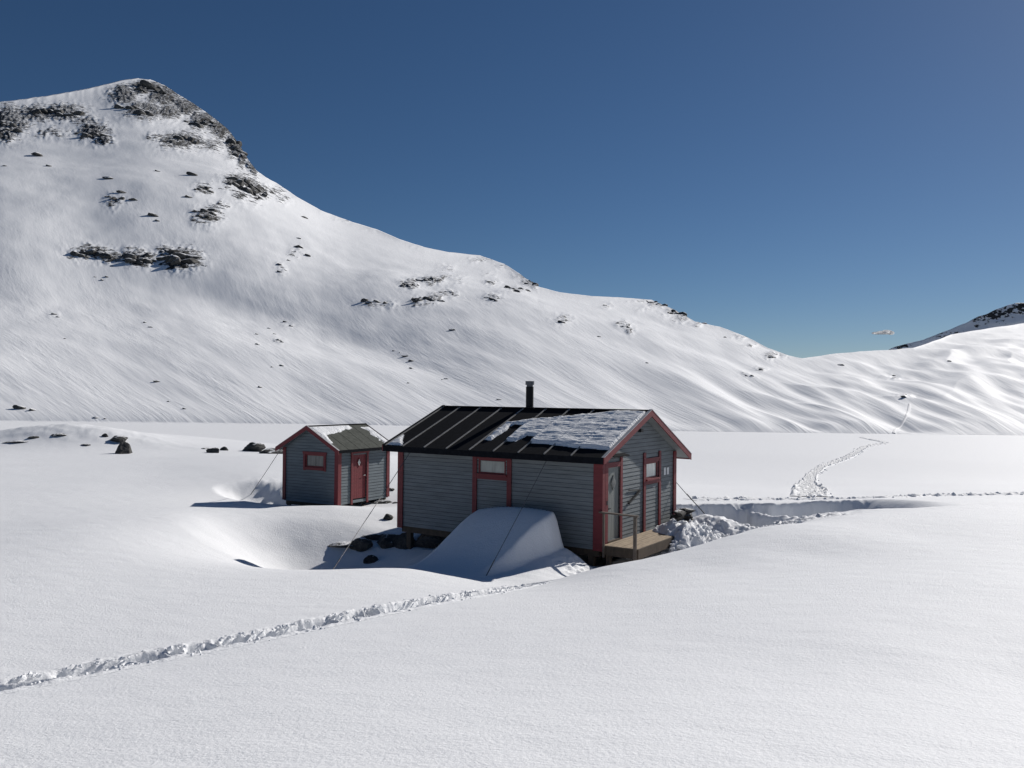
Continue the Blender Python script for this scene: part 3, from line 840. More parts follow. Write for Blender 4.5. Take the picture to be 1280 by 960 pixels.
    # dark level bar and slanting dark bar on the wall beside the door
    w = bar('wall_bar', (0.045, 1.62, 1.43), (0.045, 2.42, 1.37), 0.03, 0.025, M['dark'], c, (1, 0, 0))
    bar('slanting_bar', (0.06, 2.36, 1.35), (0.06, 1.58, 1.06), 0.05, 0.055, M['dark'], w, (1, 0, 0))
    # two paper notices, gable fixture
    box('notice_sheet', (0.0235, 4.20, 1.66), (0.027, 4.36, 1.89), M['paper'], c)
    box('notice_sheet', (0.0235, 4.44, 1.66), (0.027, 4.60, 1.88), M['paper'], c)
    box('gable_lamp', (0.02, 2.28, 3.06), (0.12, 2.42, 3.16), M['dark'], c)
    # ---------------- roof
    def slab(name, y0, y1, z_off0, z_off1, x0, x1, m, parent):
        return hexa(name, [(x0, y0, zr(y0) + z_off0), (x1, y0, zr(y0) + z_off0), (x1, y1, zr(y1) + z_off0), (x0, y1, zr(y1) + z_off0),
                           (x0, y0, zr(y0) + z_off1), (x1, y0, zr(y0) + z_off1), (x1, y1, zr(y1) + z_off1), (x0, y1, zr(y1) + z_off1)], m, parent)
    x0, x1 = -L - OXL, OX
    rf = slab('roof', -OE, MID, -0.045, 0.0, x0, x1, M['felt'], c)
    slab('roof_slope', MID, W + OEB, -0.045, 0.0, x0, x1, M['felt'], rf)
    slab('soffit', -OE + 0.03, MID, -th + 0.001, -0.047, x0 + 0.02, x1 - 0.02, M['soffit'], rf)
    slab('soffit', MID + 0.002, W + OEB - 0.03, -th + 0.001, -0.047, x0 + 0.02, x1 - 0.02, M['soffit'], rf)
    for k in range(9):
        xb = -7.46 + 0.845 * k
        if xb < x0 + 0.05: xb = x0 + 0.06
        slab('roof_batten', -OE + 0.02, MID - 0.03, 0.002, 0.034, xb - 0.017, xb + 0.017, M['batten'], rf)
        slab('roof_batten', MID + 0.03, W + OEB - 0.02, 0.002, 0.034, xb - 0.017, xb + 0.017, M['batten'], rf)
    bar('ridge_cap', (x0, MID, RZ + 0.012), (x1, MID, RZ + 0.012), 0.16, 0.03, M['felt'], rf)
    box('eave_fascia', (x0 + 0.01, -OE - 0.03, zr(-OE) - 0.165), (x1 - 0.002, -OE - 0.002, zr(-OE) + 0.015), M['felt'], rf)
    box('eave_fascia', (x0 + 0.01, W + OEB + 0.002, zr(W + OEB) - 0.16), (x1 - 0.002, W + OEB + 0.03, zr(W + OEB) + 0.012), M['red'], rf)
    # barge boards with flashing
    for (xa, xb, nm) in ((x1, x1 + 0.03, 'r'), (x0 - 0.03, x0, 'l')):
        for (ya, yb) in ((-OE - 0.03, MID), (MID, W + OEB + 0.03)):
            def bb(name, o0, o1, m, xx0, xx1):
                return hexa(name, [(xx0, ya, zr(ya) + o0), (xx1, ya, zr(ya) + o0), (xx1, yb, zr(yb) + o0), (xx0, yb, zr(yb) + o0),
                                   (xx0, ya, zr(ya) + o1), (xx1, ya, zr(ya) + o1), (xx1, yb, zr(yb) + o1), (xx0, yb, zr(yb) + o1)], m, rf)
            bb('barge_board', -0.16, 0.03, M['red'], xa, xb)
            bb('verge_flashing', 0.031, 0.046, M['flash'] if nm == 'r' else M['felt'], xa - (0.05 if nm == 'r' else 0.01), xb + (0.01 if nm == 'r' else 0.05))
    # chimney on the back slope
    ch = tube('chimney', [(-4.03, MID + 0.22, 3.45), (-4.03, MID + 0.22, 4.38)], 0.125, M['chimney'], c, 24)
    tube('chimney_neck', [(-4.03, MID + 0.22, 4.38), (-4.03, MID + 0.22, 4.44)], 0.105, M['cap'], ch, 20)
    tube('chimney_cap', [(-4.03, MID + 0.22, 4.44), (-4.03, MID + 0.22, 4.56)], 0.145, M['cap'], ch, 24)
    tube('chimney_flashing', [(-4.03, MID + 0.22, 3.52), (-4.03, MID + 0.22, 3.72)], [0.24, 0.14], M['felt'], ch, 24)
    return c, zr, (x0, x1)
cabin, cab_zr, cab_x = build_cabin()

# crusty snow lying on the roof: thickness field over the roof plane, kept where it is thick enough
def roof_snow(name, parent_o, rz, plane, xr, yr, thick, label, res=0.035):
    nx, ny = int((xr[1] - xr[0]) / res), int((yr[1] - yr[0]) / res)
    X, Y = np.meshgrid(np.linspace(*xr, nx), np.linspace(*yr, ny))
    T = thick(X, Y)
    Z = plane(X, Y) + np.maximum(T, 0) + 0.003
    keep = T > 0.0
    idx = -np.ones(X.shape, int); verts = []; faces = []
    q = keep[:-1, :-1] | keep[1:, :-1] | keep[:-1, 1:] | keep[1:, 1:]
    need = np.zeros_like(keep)
    need[:-1, :-1] |= q; need[1:, :-1] |= q; need[:-1, 1:] |= q; need[1:, 1:] |= q
    idx[need] = np.arange(need.sum())
    verts = np.stack([X[need], Y[need], np.where(keep, Z, plane(X, Y) + 0.003)[need]], -1)
    J, I = np.where(q)
    faces = [(int(idx[j, i]), int(idx[j, i + 1]), int(idx[j + 1, i + 1]), int(idx[j + 1, i])) for j, i in zip(J, I)]
    me = pydata(name, verts, faces, True)
    o = obj(name, me, M['roof_snow'])
    o.location = parent_o; o.rotation_euler = (0, 0, rz)
    tag(o, label, 'snow', kind=None)
    return o
zrv = lambda X, Y: 3.69 - 0.40 * (2.55 - Y)
def thick_main(X, Y):
    nz = fbm(X * 1.5, Y * 1.5, 4)
    # left boundary: lobes between the battens
    top = 1.62 + 0.30 * (X + 3.4) + 0.10 * nz                      # upper edge below the ridge
    top = np.minimum(top, 2.42)
    bot = np.where(X < -2.35, 0.22 - 0.05 * nz, 0.16 - 0.16 * sst(-1.9, -0.4, X) + 0.05 * nz)
    m = np.minimum(top - Y, Y - bot) * 2.0
    # bay 1: only a strip along its upper batten plus the join above y = 1.35
    b1 = np.minimum(X + 4.03, np.maximum(-3.74 + 0.16 * nz + 0.10 * (Y - .5) - X, (Y - 1.32) * 2 + 0.2 * nz))
    bay1 = np.where(X < -3.27, b1, 9)
    # bay 2: a bare triangle at its lower right end
    bay2 = np.where((X >= -3.27) & (X < -2.42), np.maximum((Y - 0.62) * 1.2 + 0.25 * nz, (-2.95 + 0.3 * (Y) - X) + .15 * nz), 9)
    m = np.minimum(np.minimum(m, bay1 * 2.0), bay2 * 2.0)
    m = np.minimum(m, (0.24 - X) * 2)
    edge = sst(0.0, 0.16, m)
    t = 0.058 + 0.034 * fbm(X * 1.3, Y * 3.4, 4) + 0.016 * ridged(X * 1.6, Y * 6, 3)
    rib = np.abs(((X + 7.46) / 0.845) % 1 - 0.02) * 0.845
    t = t + 0.014 * np.exp(-(rib / 0.05) ** 2)
    return np.where(m > 0, edge * t + 0.004, -1) 
roof_snow('roof_snow', CAB_O, -CAB_H, zrv, (-4.1, 0.27), (-0.05, 2.5), thick_main, 'crusty snow sheet lying on the right half of the long cabin roof', 0.028)
def thick_corner(X, Y):
    nz = fbm(X * 3, Y * 3, 3)
    m = np.minimum(np.minimum(X + 7.30, Y + 0.40), np.minimum(0.60 - Y, (-6.72 - X) - 0.75 * (Y + 0.4) + 0.06 * nz)) * 3
    return np.where(m > 0, sst(0, 0.25, m) * (0.04 + 0.015 * nz) + 0.003, -1)
roof_snow('roof_snow', CAB_O, -CAB_H, zrv, (-7.34, -6.4), (-0.44, 0.7), thick_corner, 'small snow wedge at the far lower corner of the long cabin roof, beside the shed')

# ------------------------------------------------------------------ deck
def build_deck():
    c = empty('porch_deck', CAB_O, -CAB_H)
    tag(c, 'weathered wooden porch deck with handrail, half buried in snow at the cabin door', 'deck')
    zt = 0.11
    n = 8
    for k in range(n):
        x0 = 0.07 + k * 0.125
        box('deck_plank', (x0, 0.0, zt - 0.035), (x0 + 0.117, 4.62, zt + random.uniform(-.003, .003)), M['deck'], c)
    box('rim_joist', (1.072, 0.0, zt - 0.26), (1.11, 4.62, zt - 0.002), M['darkwood'], c)
    box('rim_joist', (0.07, -0.045, zt - 0.26), (1.11, -0.003, zt - 0.004), M['darkwood'], c)
    box('rim_joist', (0.07, 4.623, zt - 0.26), (1.11, 4.66, zt - 0.004), M['darkwood'], c)
    box('joist', (0.1, 1.5, zt - 0.22), (1.07, 1.55, zt - 0.04), M['darkwood'], c)
    for (px, py) in ((0.2, 0.05), (0.98, 0.15), (0.98, 2.3), (0.98, 4.5)):
        box('deck_footing', (px - 0.06, py - 0.04, -0.9), (px + 0.06, py + 0.08, zt - 0.262), M['darkwood'], c)
    box('rail_post', (0.985, -0.115, -0.32), (1.065, -0.048, 0.955), M['rail'], c)
    box('rail_post', (0.085, -0.100, -0.2), (0.135, -0.048, 0.97), M['rail'], c)
    bar('handrail', (-0.02, -0.085, 0.995), (1.11, -0.085, 0.975), 0.085, 0.04, M['rail'], c)
build_deck()

# ------------------------------------------------------------------ shed
def build_shed():
    c = empty('shed', SHD_O, -SHD_H)
    tag(c, 'small grey gabled shed with red door, red corner boards and grey felt roof', 'shed')
    L, W = SHD_L, SHD_W
    MID = -W / 2; RZ = 2.92; S = 0.545
    def zr(x): return RZ - S * abs(x - MID)
    th = 0.09
    def under(x): return zr(x) - th
    core = prism('wall', [(-W + 0.02, -0.03), (-0.02, -0.03), (-0.02, under(0)), (MID, under(MID)), (-W + 0.02, under(0))], 0.02, L - 0.02, 'y', M['gap_shade'], c)
    win = (-1.64, -0.68, 1.33, 1.83); door = (0.80, 1.62, 0.10, 1.86)
    pitch = 0.116
    def gspan(z):
        if z < under(0): return -W, 0.0
        h = (under(MID) - z) / S
        return MID - h, MID + h
    lap_wall(core, (0, 0, 0), (1, 0, 0), (0, -1, 0), (-0.05, under(MID) - 0.03), pitch, gspan, [win], M['shed_siding'])
    lap_wall(core, (0, 0, 0), (0, 1, 0), (1, 0, 0), (-0.05, under(0)), pitch, lambda z: (0.0, L), [door], M['shed_siding'])
    lap_wall(core, (0, L, 0), (1, 0, 0), (0, 1, 0), (-0.05, under(MID) - 0.03), pitch * 2, gspan, [], M['shed_siding'])
    lap_wall(core, (-W, 0, 0), (0, 1, 0), (-1, 0, 0), (-0.05, under(0)), pitch * 2, lambda z: (0.0, L), [], M['shed_siding'])
    pd, t = 0.024, 0.03; h = under(0) - 0.02; cb = 0.13
    box('corner_board', (-cb, -pd - t, -0.06), (pd + t + .002, -pd, h), M['red'], c)
    box('corner_board', (pd, -pd + .001, -0.06), (pd + t, cb, h), M['red'], c)
    box('corner_board', (-W - pd - t, -pd - t, -0.02), (-W + cb * 0.75, -pd, h), M['red'], c)
    box('corner_board', (pd, L - cb, -0.02), (pd + t, L + pd, h), M['red'], c)
    box('corner_board', (-cb, L + pd + .001, -0.02), (pd + t, L + pd + t, h), M['red'], c)
    box('floor_beam', (-W + .05, 0.05, -0.2), (-0.05, 0.17, -0.055), M['darkwood'], c)
    box('floor_beam', (-W + .05, L - .17, -0.2), (-0.05, L - .05, -0.055), M['darkwood'], c)
    for (x, y) in ((-0.15, 0.12), (-0.15, L - 0.12), (-0.12, L * .55), (-W + .15, .12), (-W * .5, .12), (-W + .15, L - .12)):
        box('foundation_post', (x - .06, y - .06, -0.75), (x + .06, y + .06, -0.201), M['darkwood'], c)
    w = rect_frame('window', *win, 0.05, -0.03, 0.02, 'y', M['red'], c)
    box('pane', (win[0] + .05, 0.012, win[2] + .05), (win[1] - .05, 0.02, win[3] - .05), M['dimglass'], w)
    box('curtain', (win[0] + .1, 0.0, win[2] + .06), (win[0] + .5, 0.0115, win[3] - .06), M['dimglass'], w)
    d = 0.056
    box('casing_board', (win[0] - .10, -d, win[2] - .13), (win[0] - .001, -.0245, win[3] + .0), M['red'], w)
    box('casing_board', (win[1] + .001, -d, win[2] - .13), (win[1] + .10, -.0245, win[3] + .0), M['red'], w)
    box('head_casing', (win[0] - .13, -d - .004, win[3] + .001), (win[1] + .13, -.0245, win[3] + .10), M['red'], w)
    box('window_sill', (win[0], -d - .02, win[2] - .10), (win[1], -.0245, win[2] - .001), M['red'], w)
    dr = box('door', (-0.04, door[0] + .01, door[2]), (-0.010, door[1] - .01, door[3] - .01), M['red'], c)
    n = 6
    for k in range(n):
        s = (door[1] - door[0] - .03) / n; y0 = door[0] + .015 + k * s
        box('door_board', (-0.010, y0 + .003, door[2] + .01), (-0.003, y0 + s - .003, door[3] - .015), M['red'], dr)
    ym, zm = (door[0] + door[1]) / 2 - .02, 1.50
    dia = [(ym, zm + .19), (ym + .115, zm), (ym, zm - .19), (ym - .115, zm)]
    prism('diamond_frame', dia, -.0025, .018, 'x', M['red'], dr)
    prism('diamond_pane', [(ym + (a - ym) * .7, zm + (b - zm) * .7) for a, b in dia], .0182, .022, 'x', M['curtained2'], dr)
    tube('door_handle', [(-.003, door[1] - .09, .98), (.05, door[1] - .09, .98), (.05, door[1] - .2, .98)], .012, M['flash'], dr)
    box('casing_board', (.0245, door[0] - .10, -0.1), (.055, door[0] - .001, door[3]), M['red'], dr)
    box('casing_board', (.0245, door[1] + .001, -0.1), (.055, door[1] + .10, door[3]), M['red'], dr)
    box('head_casing', (.0245, door[0] - .12, door[3] + .001), (.058, door[1] + .14, door[3] + .10), M['red'], dr)
    OG, OE = 0.24, 0.22
    y0, y1 = -OG, L + 0.2
    def slab(name, xa, xb, o0, o1, ya, yb, m, parent):
        return hexa(name, [(xa, ya, zr(xa) + o0), (xb, ya, zr(xb) + o0), (xb, yb, zr(xb) + o0), (xa, yb, zr(xa) + o0),
                           (xa, ya, zr(xa) + o1), (xb, ya, zr(xb) + o1), (xb, yb, zr(xb) + o1), (xa, yb, zr(xa) + o1)], m, parent)
    rf = slab('roof', MID, OE, -.03, 0, y0, y1, M['shed_felt'], c)
    slab('roof_slope', -W - OE, MID - .001, -.03, 0, y0, y1, M['shed_felt'], rf)
    slab('soffit', MID, OE - .02, -th + .001, -.032, y0 + .02, y1 - .02, M['shed_siding'], rf)
    slab('soffit', -W - OE + .02, MID - .001, -th + .001, -.032, y0 + .02, y1 - .02, M['shed_siding'], rf)
    bar('ridge_cap', (MID, y0, RZ + .006), (MID, y1, RZ + .006), .14, .02, M['felt'], rf, (0, 0, 1))
    for k in range(5):
        yy = y0 + 0.62 * (k + 1)
        if yy < y1 - .1: slab('felt_seam', MID + .08, OE - .01, .001, .007, yy - .02, yy + .02, M['shed_felt'], rf)
    box('eave_fascia', (OE + .002, y0, zr(OE) - .10), (OE + .025, y1, zr(OE) + .008), M['felt'], rf)
    box('eave_fascia', (-W - OE - .025, y0, zr(OE) - .10), (-W - OE - .002, y1, zr(OE) + .008), M['felt'], rf)
    for (ya, yb) in ((y0 - .028, y0 - .001), (y1 + .001, y1 + .028)):
        for (xa, xb) in ((MID, OE + .03), (-W - OE - .03, MID - .0005)):
            slab('barge_board', xa, xb, -.145, .02, ya, yb, M['red'], rf)
            slab('verge_flashing', xa, xb, .021, .033, ya - .005, yb + .04 if ya < 0 else yb + .005, M['flash'], rf)
    return zr
shed_zr = build_shed()
szv = lambda X, Y: 2.92 - 0.545 * np.abs(X + SHD_W / 2)
def thick_shed(X, Y):
    nz = fbm(X * 2.5, Y * 2.5, 4)
    u = X + SHD_W / 2                                   # down the slope from the ridge
    lim = np.where(Y < 0.35, 1.15, 0.0) 
    a = np.minimum(u - 0.06, Y + 0.17)                  # below ridge, inside verge
    diag = 0.62 - 0.20 * (Y - 0.2) + 0.10 * nz - u      # band under the ridge, tapering to the back
    along = np.minimum(2.05 + .2 * nz - Y, diag)
    verge = np.minimum(1.15 - u, (0.42 - 0.42 * u) - Y + .05 * nz)
    m = np.minimum(a, np.maximum(along, verge)) * 3
    return np.where(m > 0, sst(0, .35, m) * (.035 + .012 * nz) + .003, -1)
roof_snow('roof_snow', SHD_O, -SHD_H, szv, (-SHD_W / 2 + .02, 0.2), (-0.2, 2.5), thick_shed, 'thin snow patch below the ridge on the small shed roof')
def thick_shed2(X, Y):
    nz = fbm(X * 4 + 7, Y * 4, 4)
    u = X + SHD_W / 2
    m = np.minimum(np.minimum(3.15 - Y, u - .25), np.minimum(1.5 - u, Y - 2.78 + .22 * nz)) * 3
    return np.where(m > 0, sst(0, .3, m) * (.025 + .01 * nz) + .003, -1)
roof_snow('roof_snow', SHD_O, -SHD_H, szv, (-SHD_W / 2, 0.2), (2.5, 3.18), thick_shed2, 'narrow snow strip along the back verge of the small shed roof')

# ------------------------------------------------------------------ guy wires
def wire(a, b, r, label):
    o = empty('guy_wire', b)
    tag(o, label, 'guy wire', 'guy wires anchoring the buildings')
    a, b = Vector(a), Vector(b)
    d = (a - b).normalized()
    tube('cable', [a - b, (a - b) * 0.5 - Vector((0, 0, 0.015)), d * 0.5], r, M['wire'], o, 6)
    tube('turnbuckle', [d * 0.5, d * 0.28], r * 1.7, M['wire'], o, 8)
    tube('anchor_rod', [d * 0.28, d * -0.35], r * 1.3, M['dark'], o, 6)
def cab_pt(x, y, z):
    wx, wy = cab_w(x, y); return (wx, wy, CAB_O.z + z)
def drop3(px, py, dmin=3, dmax=140):
    x, y, z = drop(px, py, dmin, dmax); return (x, y, z + EYE)
wire(cab_pt(-1.45, -0.47, 2.33), drop3(608, 719, 19.3, 26), 0.009, 'thin steel guy wire running from the long cabin eave down over the snow drift')
wire(cab_pt(-6.3, -0.47, 2.33), drop3(416, 714, 20.3, 30), 0.009, 'thin steel guy wire from the long cabin eave to the sunny hollow')
wire(cab_pt(0.06, CAB_W + .05, 1.35), cab_pt(0.62, CAB_W + 0.42, 0.62), 0.012, 'steel guy wire from the far gable corner into the snow heap')
sx, sy = SHD_O.x - SHD_W * math.cos(SHD_H), SHD_O.y + SHD_W * math.sin(SHD_H)
wire((sx - 0.1, sy - 0.15, SHD_O.z + 2.0), drop3(314, 618, 28, 40), 0.011, 'steel guy wire from the shed eave to the hollow beside it')

# ------------------------------------------------------------------ tracks in the snow
def strip_track(name, P, width, amp, groove, label, step, across, zfun, mat_, wfun=None, lump=1.0, seed=0.0, lift=0.012, margin=1.35, holes=0.0):
    P = np.array(P, float)
    seg = np.r_[0, np.cumsum(np.hypot(*np.diff(P[:, :2], axis=0).T))]
    s = np.arange(0, seg[-1], step)
    cx, cy = np.interp(s, seg, P[:, 0]), np.interp(s, seg, P[:, 1])
    k = max(3, int(0.8 / step) | 1)
    if len(s) > k * 2:
        cx[k:-k] = smooth1(cx, k)[k:-k]; cy[k:-k] = smooth1(cy, k)[k:-k]
    dx, dy = np.gradient(cx), np.gradient(cy); l = np.hypot(dx, dy); nx, ny = -dy / l, dx / l
    w = width * (np.ones_like(s) if wfun is None else wfun(s / seg[-1]))
    v = np.linspace(-margin, margin, across)[None]
    X = cx[:, None] + nx[:, None] * v * w[:, None] / 2
    Y = cy[:, None] + ny[:, None] * v * w[:, None] / 2
    base = zfun(X, Y)
    S = np.broadcast_to(s[:, None], X.shape) + seed
    D = v * w[:, None] / 2
    fr = 1.0 / width
    edge_n = 0.12 * fbm(S * 0.7 * fr, D * 0.3 * fr, 2) + 0.07 * fbm(S * 5.0 * fr, D * 5 * fr, 3)
    av = np.abs(v) + edge_n
    inside = 1 - sst(0.70, 0.93, av)
    berm = np.exp(-((av - 1.02) / 0.17) ** 2)
    chunks = np.clip(fbm(S * 2.6 * fr, D * 5 * fr, 3, 0.5) * 1.5 + 0.1, 0, 1)
    rough = fbm(S * 9 * fr, D * 9 * fr, 4, 0.65)
    fade = 1 - sst(1.12, margin - 0.01, np.abs(v))
    fade = fade * (sst(0, 0.6 * width, s) * (1 - sst(seg[-1] - width, seg[-1], s)))[:, None]
    hole = np.clip(fbm(S * 3.0 + 3 * fbm(S * .4, D, 2), D * 1.2, 3, 0.45) * 1.8, -1, 1)      # broken steps along the furrow
    H = (-groove * inside + holes * hole * inside + amp * rough * (0.5 + 0.5 * inside) * (1 - sst(1.0, 1.25, np.abs(v))) + lump * amp * 1.3 * chunks * berm) * fade + lift * (1 - 1.5 * sst(1.15, margin, np.abs(v)))
    me = grid_mesh(name, X[:, ::-1], Y[:, ::-1], (base + H)[:, ::-1])
    o = obj(name, me, mat_)
    tag(o, label, 'track', kind='structure')
    return o
def clods(name, P, n, spread, size, label, zfun, seed):
    """loose crumbs of snow thrown out along a track, one uncountable scatter"""
    rng = np.random.default_rng(seed)
    P = np.array(P, float)
    seg = np.r_[0, np.cumsum(np.hypot(*np.diff(P[:, :2], axis=0).T))]
    s = rng.uniform(0, seg[-1], n)
    s = s + 0.3 * np.sin(s * 7.0)
    cx, cy = np.interp(s, seg, P[:, 0]), np.interp(s, seg, P[:, 1])
    e = 0.05
    dx, dy = np.interp(s + e, seg, P[:, 0]) - np.interp(s - e, seg, P[:, 0]), np.interp(s + e, seg, P[:, 1]) - np.interp(s - e, seg, P[:, 1])
    l = np.hypot(dx, dy) + 1e-9
    off = rng.choice([-1, 1], n) * (spread[0] + np.abs(rng.normal(0, spread[1], n)))
    x, y = cx - dy / l * off, cy + dx / l * off
    z = zfun(x[:, None], y[:, None])[:, 0]
    r = np.minimum(size * rng.lognormal(-0.4, 0.5, n), size * 1.9)
    bm = bmesh.new(); bmesh.ops.create_icosphere(bm, subdivisions=1, radius=1.0)
    bv = np.array([v.co[:] for v in bm.verts]); bf = np.array([[v.index for v in f.verts] for f in bm.faces]); bm.free()
    V = bv[None] * (1 + rng.uniform(-.3, .3, (n, len(bv), 1)))
    V = V * (r[:, None] * rng.uniform(.6, 1.3, (n, 3)))[:, None] * np.array([1, 1, .7])
    V = V + np.stack([x, y, z + r * 0.25], -1)[:, None]
    F_ = bf[None] + (np.arange(n) * len(bv))[:, None, None]
    me = pydata(name, V.reshape(-1, 3), F_.reshape(-1, 3).tolist())
    o = obj(name, me, M['rough_snow']); tag(o, label, 'snow', kind='stuff')
    return o
def gnd_no_ski(X, Y):
    global SKI
    keep = SKI; SKI = None
    z = ground(X.ravel(), Y.ravel()).reshape(X.shape) + EYE
    SKI = keep
    return z
strip_track('ski_track', SKI, 0.70, 0.026, 0.20, 'rough ploughed ski track crossing the near snow slope', 0.022, 34, gnd_no_ski, M['rough_snow'], holes=0.20)
clods('snow_crumbs', SKI, 1500, (0.22, 0.10), 0.022, 'loose snow crumbs thrown out along the near ski track', gnd_no_ski, 5)
trail_px = [(1013, 625), (1012, 621), (1010, 612), (1009, 604), (1014, 594), (1026, 584), (1045, 577.5), (1060, 572), (1072, 565), (1081, 558.5), (1095, 556), (1108, 554)]
trail = [drop(px, py, 37 if py > 622 else 42, 178) for px, py in trail_px]
strip_track('lake_trail', [(a, b) for a, b, _ in trail], 1.5, 0.24, -0.03, 'trampled footprint trail winding across the frozen lake', 0.12, 30, gnd_no_ski, M['rough_snow'],
            wfun=lambda t: 0.95 - 0.35 * sst(0.2, 0.5, t), lift=0.03)
clods('snow_crumbs', [(a, b) for a, b, _ in trail], 1300, (0.0, 0.33), 0.075, 'churned snow clods along the footprint trail on the lake', gnd_no_ski, 9)
spur = [drop(px, py, 90, 178) for px, py in [(1109, 554.2), (1100, 551.5), (1090, 549.8), (1077, 546.8)]]
strip_track('lake_trail', [(a, b) for a, b, _ in spur], 1.0, 0.2, -0.06, 'faint far end of the trail doubling back on the frozen lake', 0.2, 16, gnd_no_ski, M['rough_snow'], lift=0.03)
row = [drop(px, py, 31.5, 60) for px, py in [(862, 624.5), (900, 624.5), (960, 624), (1010, 624), (1060, 623), (1100, 622), (1150, 620), (1200, 619), (1250, 618), (1300, 617.5), (1400, 617)]]
strip_track('snow_track', [(a, b) for a, b, _ in row], 0.9, 0.07, -0.03, 'line of churned snow clods running along the bank behind the cabin', 0.05, 24, gnd_no_ski, M['rough_snow'], lump=1.3, seed=7.0, lift=0.01)
clods('snow_crumbs', [(a, b) for a, b, _ in row], 420, (0.02, 0.4), 0.075, 'snow clods strewn along the bank behind the cabin', gnd_no_ski, 6)
yard = [cab_w(1.6, 0.6), cab_w(1.9, 2.2), cab_w(2.2, 4.2), cab_w(3.6, 6.0)]
clods('snow_crumbs', yard, 600, (0.0, 0.8), 0.06, 'broken snow clods on the trodden yard beside the deck', gnd_no_ski, 8)
# ski track climbing the slope above the lake
def mtn_z(X, Y):
    out = np.zeros_like(X)
    for j in range(X.shape[0]):
        for i in range(X.shape[1]):
            tx = X[j, i] / Y[j, i]; c_ = int(np.argmin(np.abs(MT['tx'] - tx)))
            out[j, i] = np.interp(Y[j, i], MT['Y'][:, c_], MT['Z'][:, c_])
    return out + EYE
climb = [on_mountain(px, py) for px, py in [(1117, 542), (1122, 536), (1128, 529), (1133, 521), (1136, 512), (1137, 505)]]
strip_track('slope_track', [(a, b) for a, b, _ in climb], 0.55, 0.12, -0.06, 'thin ski track climbing from the lake onto the snow slope', 0.8, 11, mtn_z, M['rough_snow'], lift=0.12)

# ------------------------------------------------------------------ rocks
def rock_mesh(name, seed, sub=3, flat=0.7, cuts=9):
    rng = np.random.default_rng(seed)
    bm = bmesh.new(); bmesh.ops.create_icosphere(bm, subdivisions=sub, radius=1.0)
    me = bpy.data.meshes.new(name); bm.to_mesh(me); bm.free()
    co = np.zeros(len(me.vertices) * 3); me.vertices.foreach_get('co', co); co = co.reshape(-1, 3)
    for k in range(cuts):
        n = rng.normal(size=3); n[2] = n[2] * 0.7; n /= np.linalg.norm(n)
        d = rng.uniform(0.45, 0.85); s = co @ n
        over = np.clip(s - d, 0, None); co = co - np.outer(over * 0.92, n)
    nn = fbm(co[:, 0] * 2.2 + seed, co[:, 1] * 2.2 + co[:, 2] * 1.9, 4)
    n2 = fbm(co[:, 2] * 2.6 + seed * 3, co[:, 0] * 2.4 - co[:, 1], 4)
    co = co * (1 + 0.13 * nn + 0.10 * n2)[:, None]
    co[:, 2] *= flat
    me.vertices.foreach_set('co', co.ravel())
    me.polygons.foreach_set('use_smooth', np.full(len(me.polygons), True))
    me.update()
    try: me.set_sharp_from_angle(angle=R(28))
    except Exception: pass
    return me
def pointed(me):
    co = np.zeros(len(me.vertices) * 3); me.vertices.foreach_get('co', co); co = co.reshape(-1, 3)
    t = np.clip((co[:, 2] + 0.6) / 1.5, 0, 1)
    co[:, 0] = co[:, 0] * (1.1 - 0.72 * t) - 0.20 * t
    co[:, 1] *= (1.1 - 0.6 * t); co[:, 2] *= 1.15
    me.vertices.foreach_set('co', co.ravel()); me.update()
    return me
near_meshes = [rock_mesh('boulder', 20 + k, 4, 0.8) for k in range(5)]
near_meshes.append(pointed(rock_mesh('boulder', 33, 4, 1.0, 6)))
far_meshes = [rock_mesh('mountain_rock', 50 + k, 3, 0.75) for k in range(7)]
for m in near_meshes: m.materials.append(M['rock'])
for m in far_meshes: m.materials.append(M['far_rock'])
def put_rock(name, me, loc, size, rz, label, cat, group=None, tilt=(0, 0)):
    o = bpy.data.objects.new(name, me); link(o)
    o.location = loc; o.scale = size; o.rotation_euler = (tilt[0], tilt[1], rz)
    tag(o, label, cat, group)
    return o
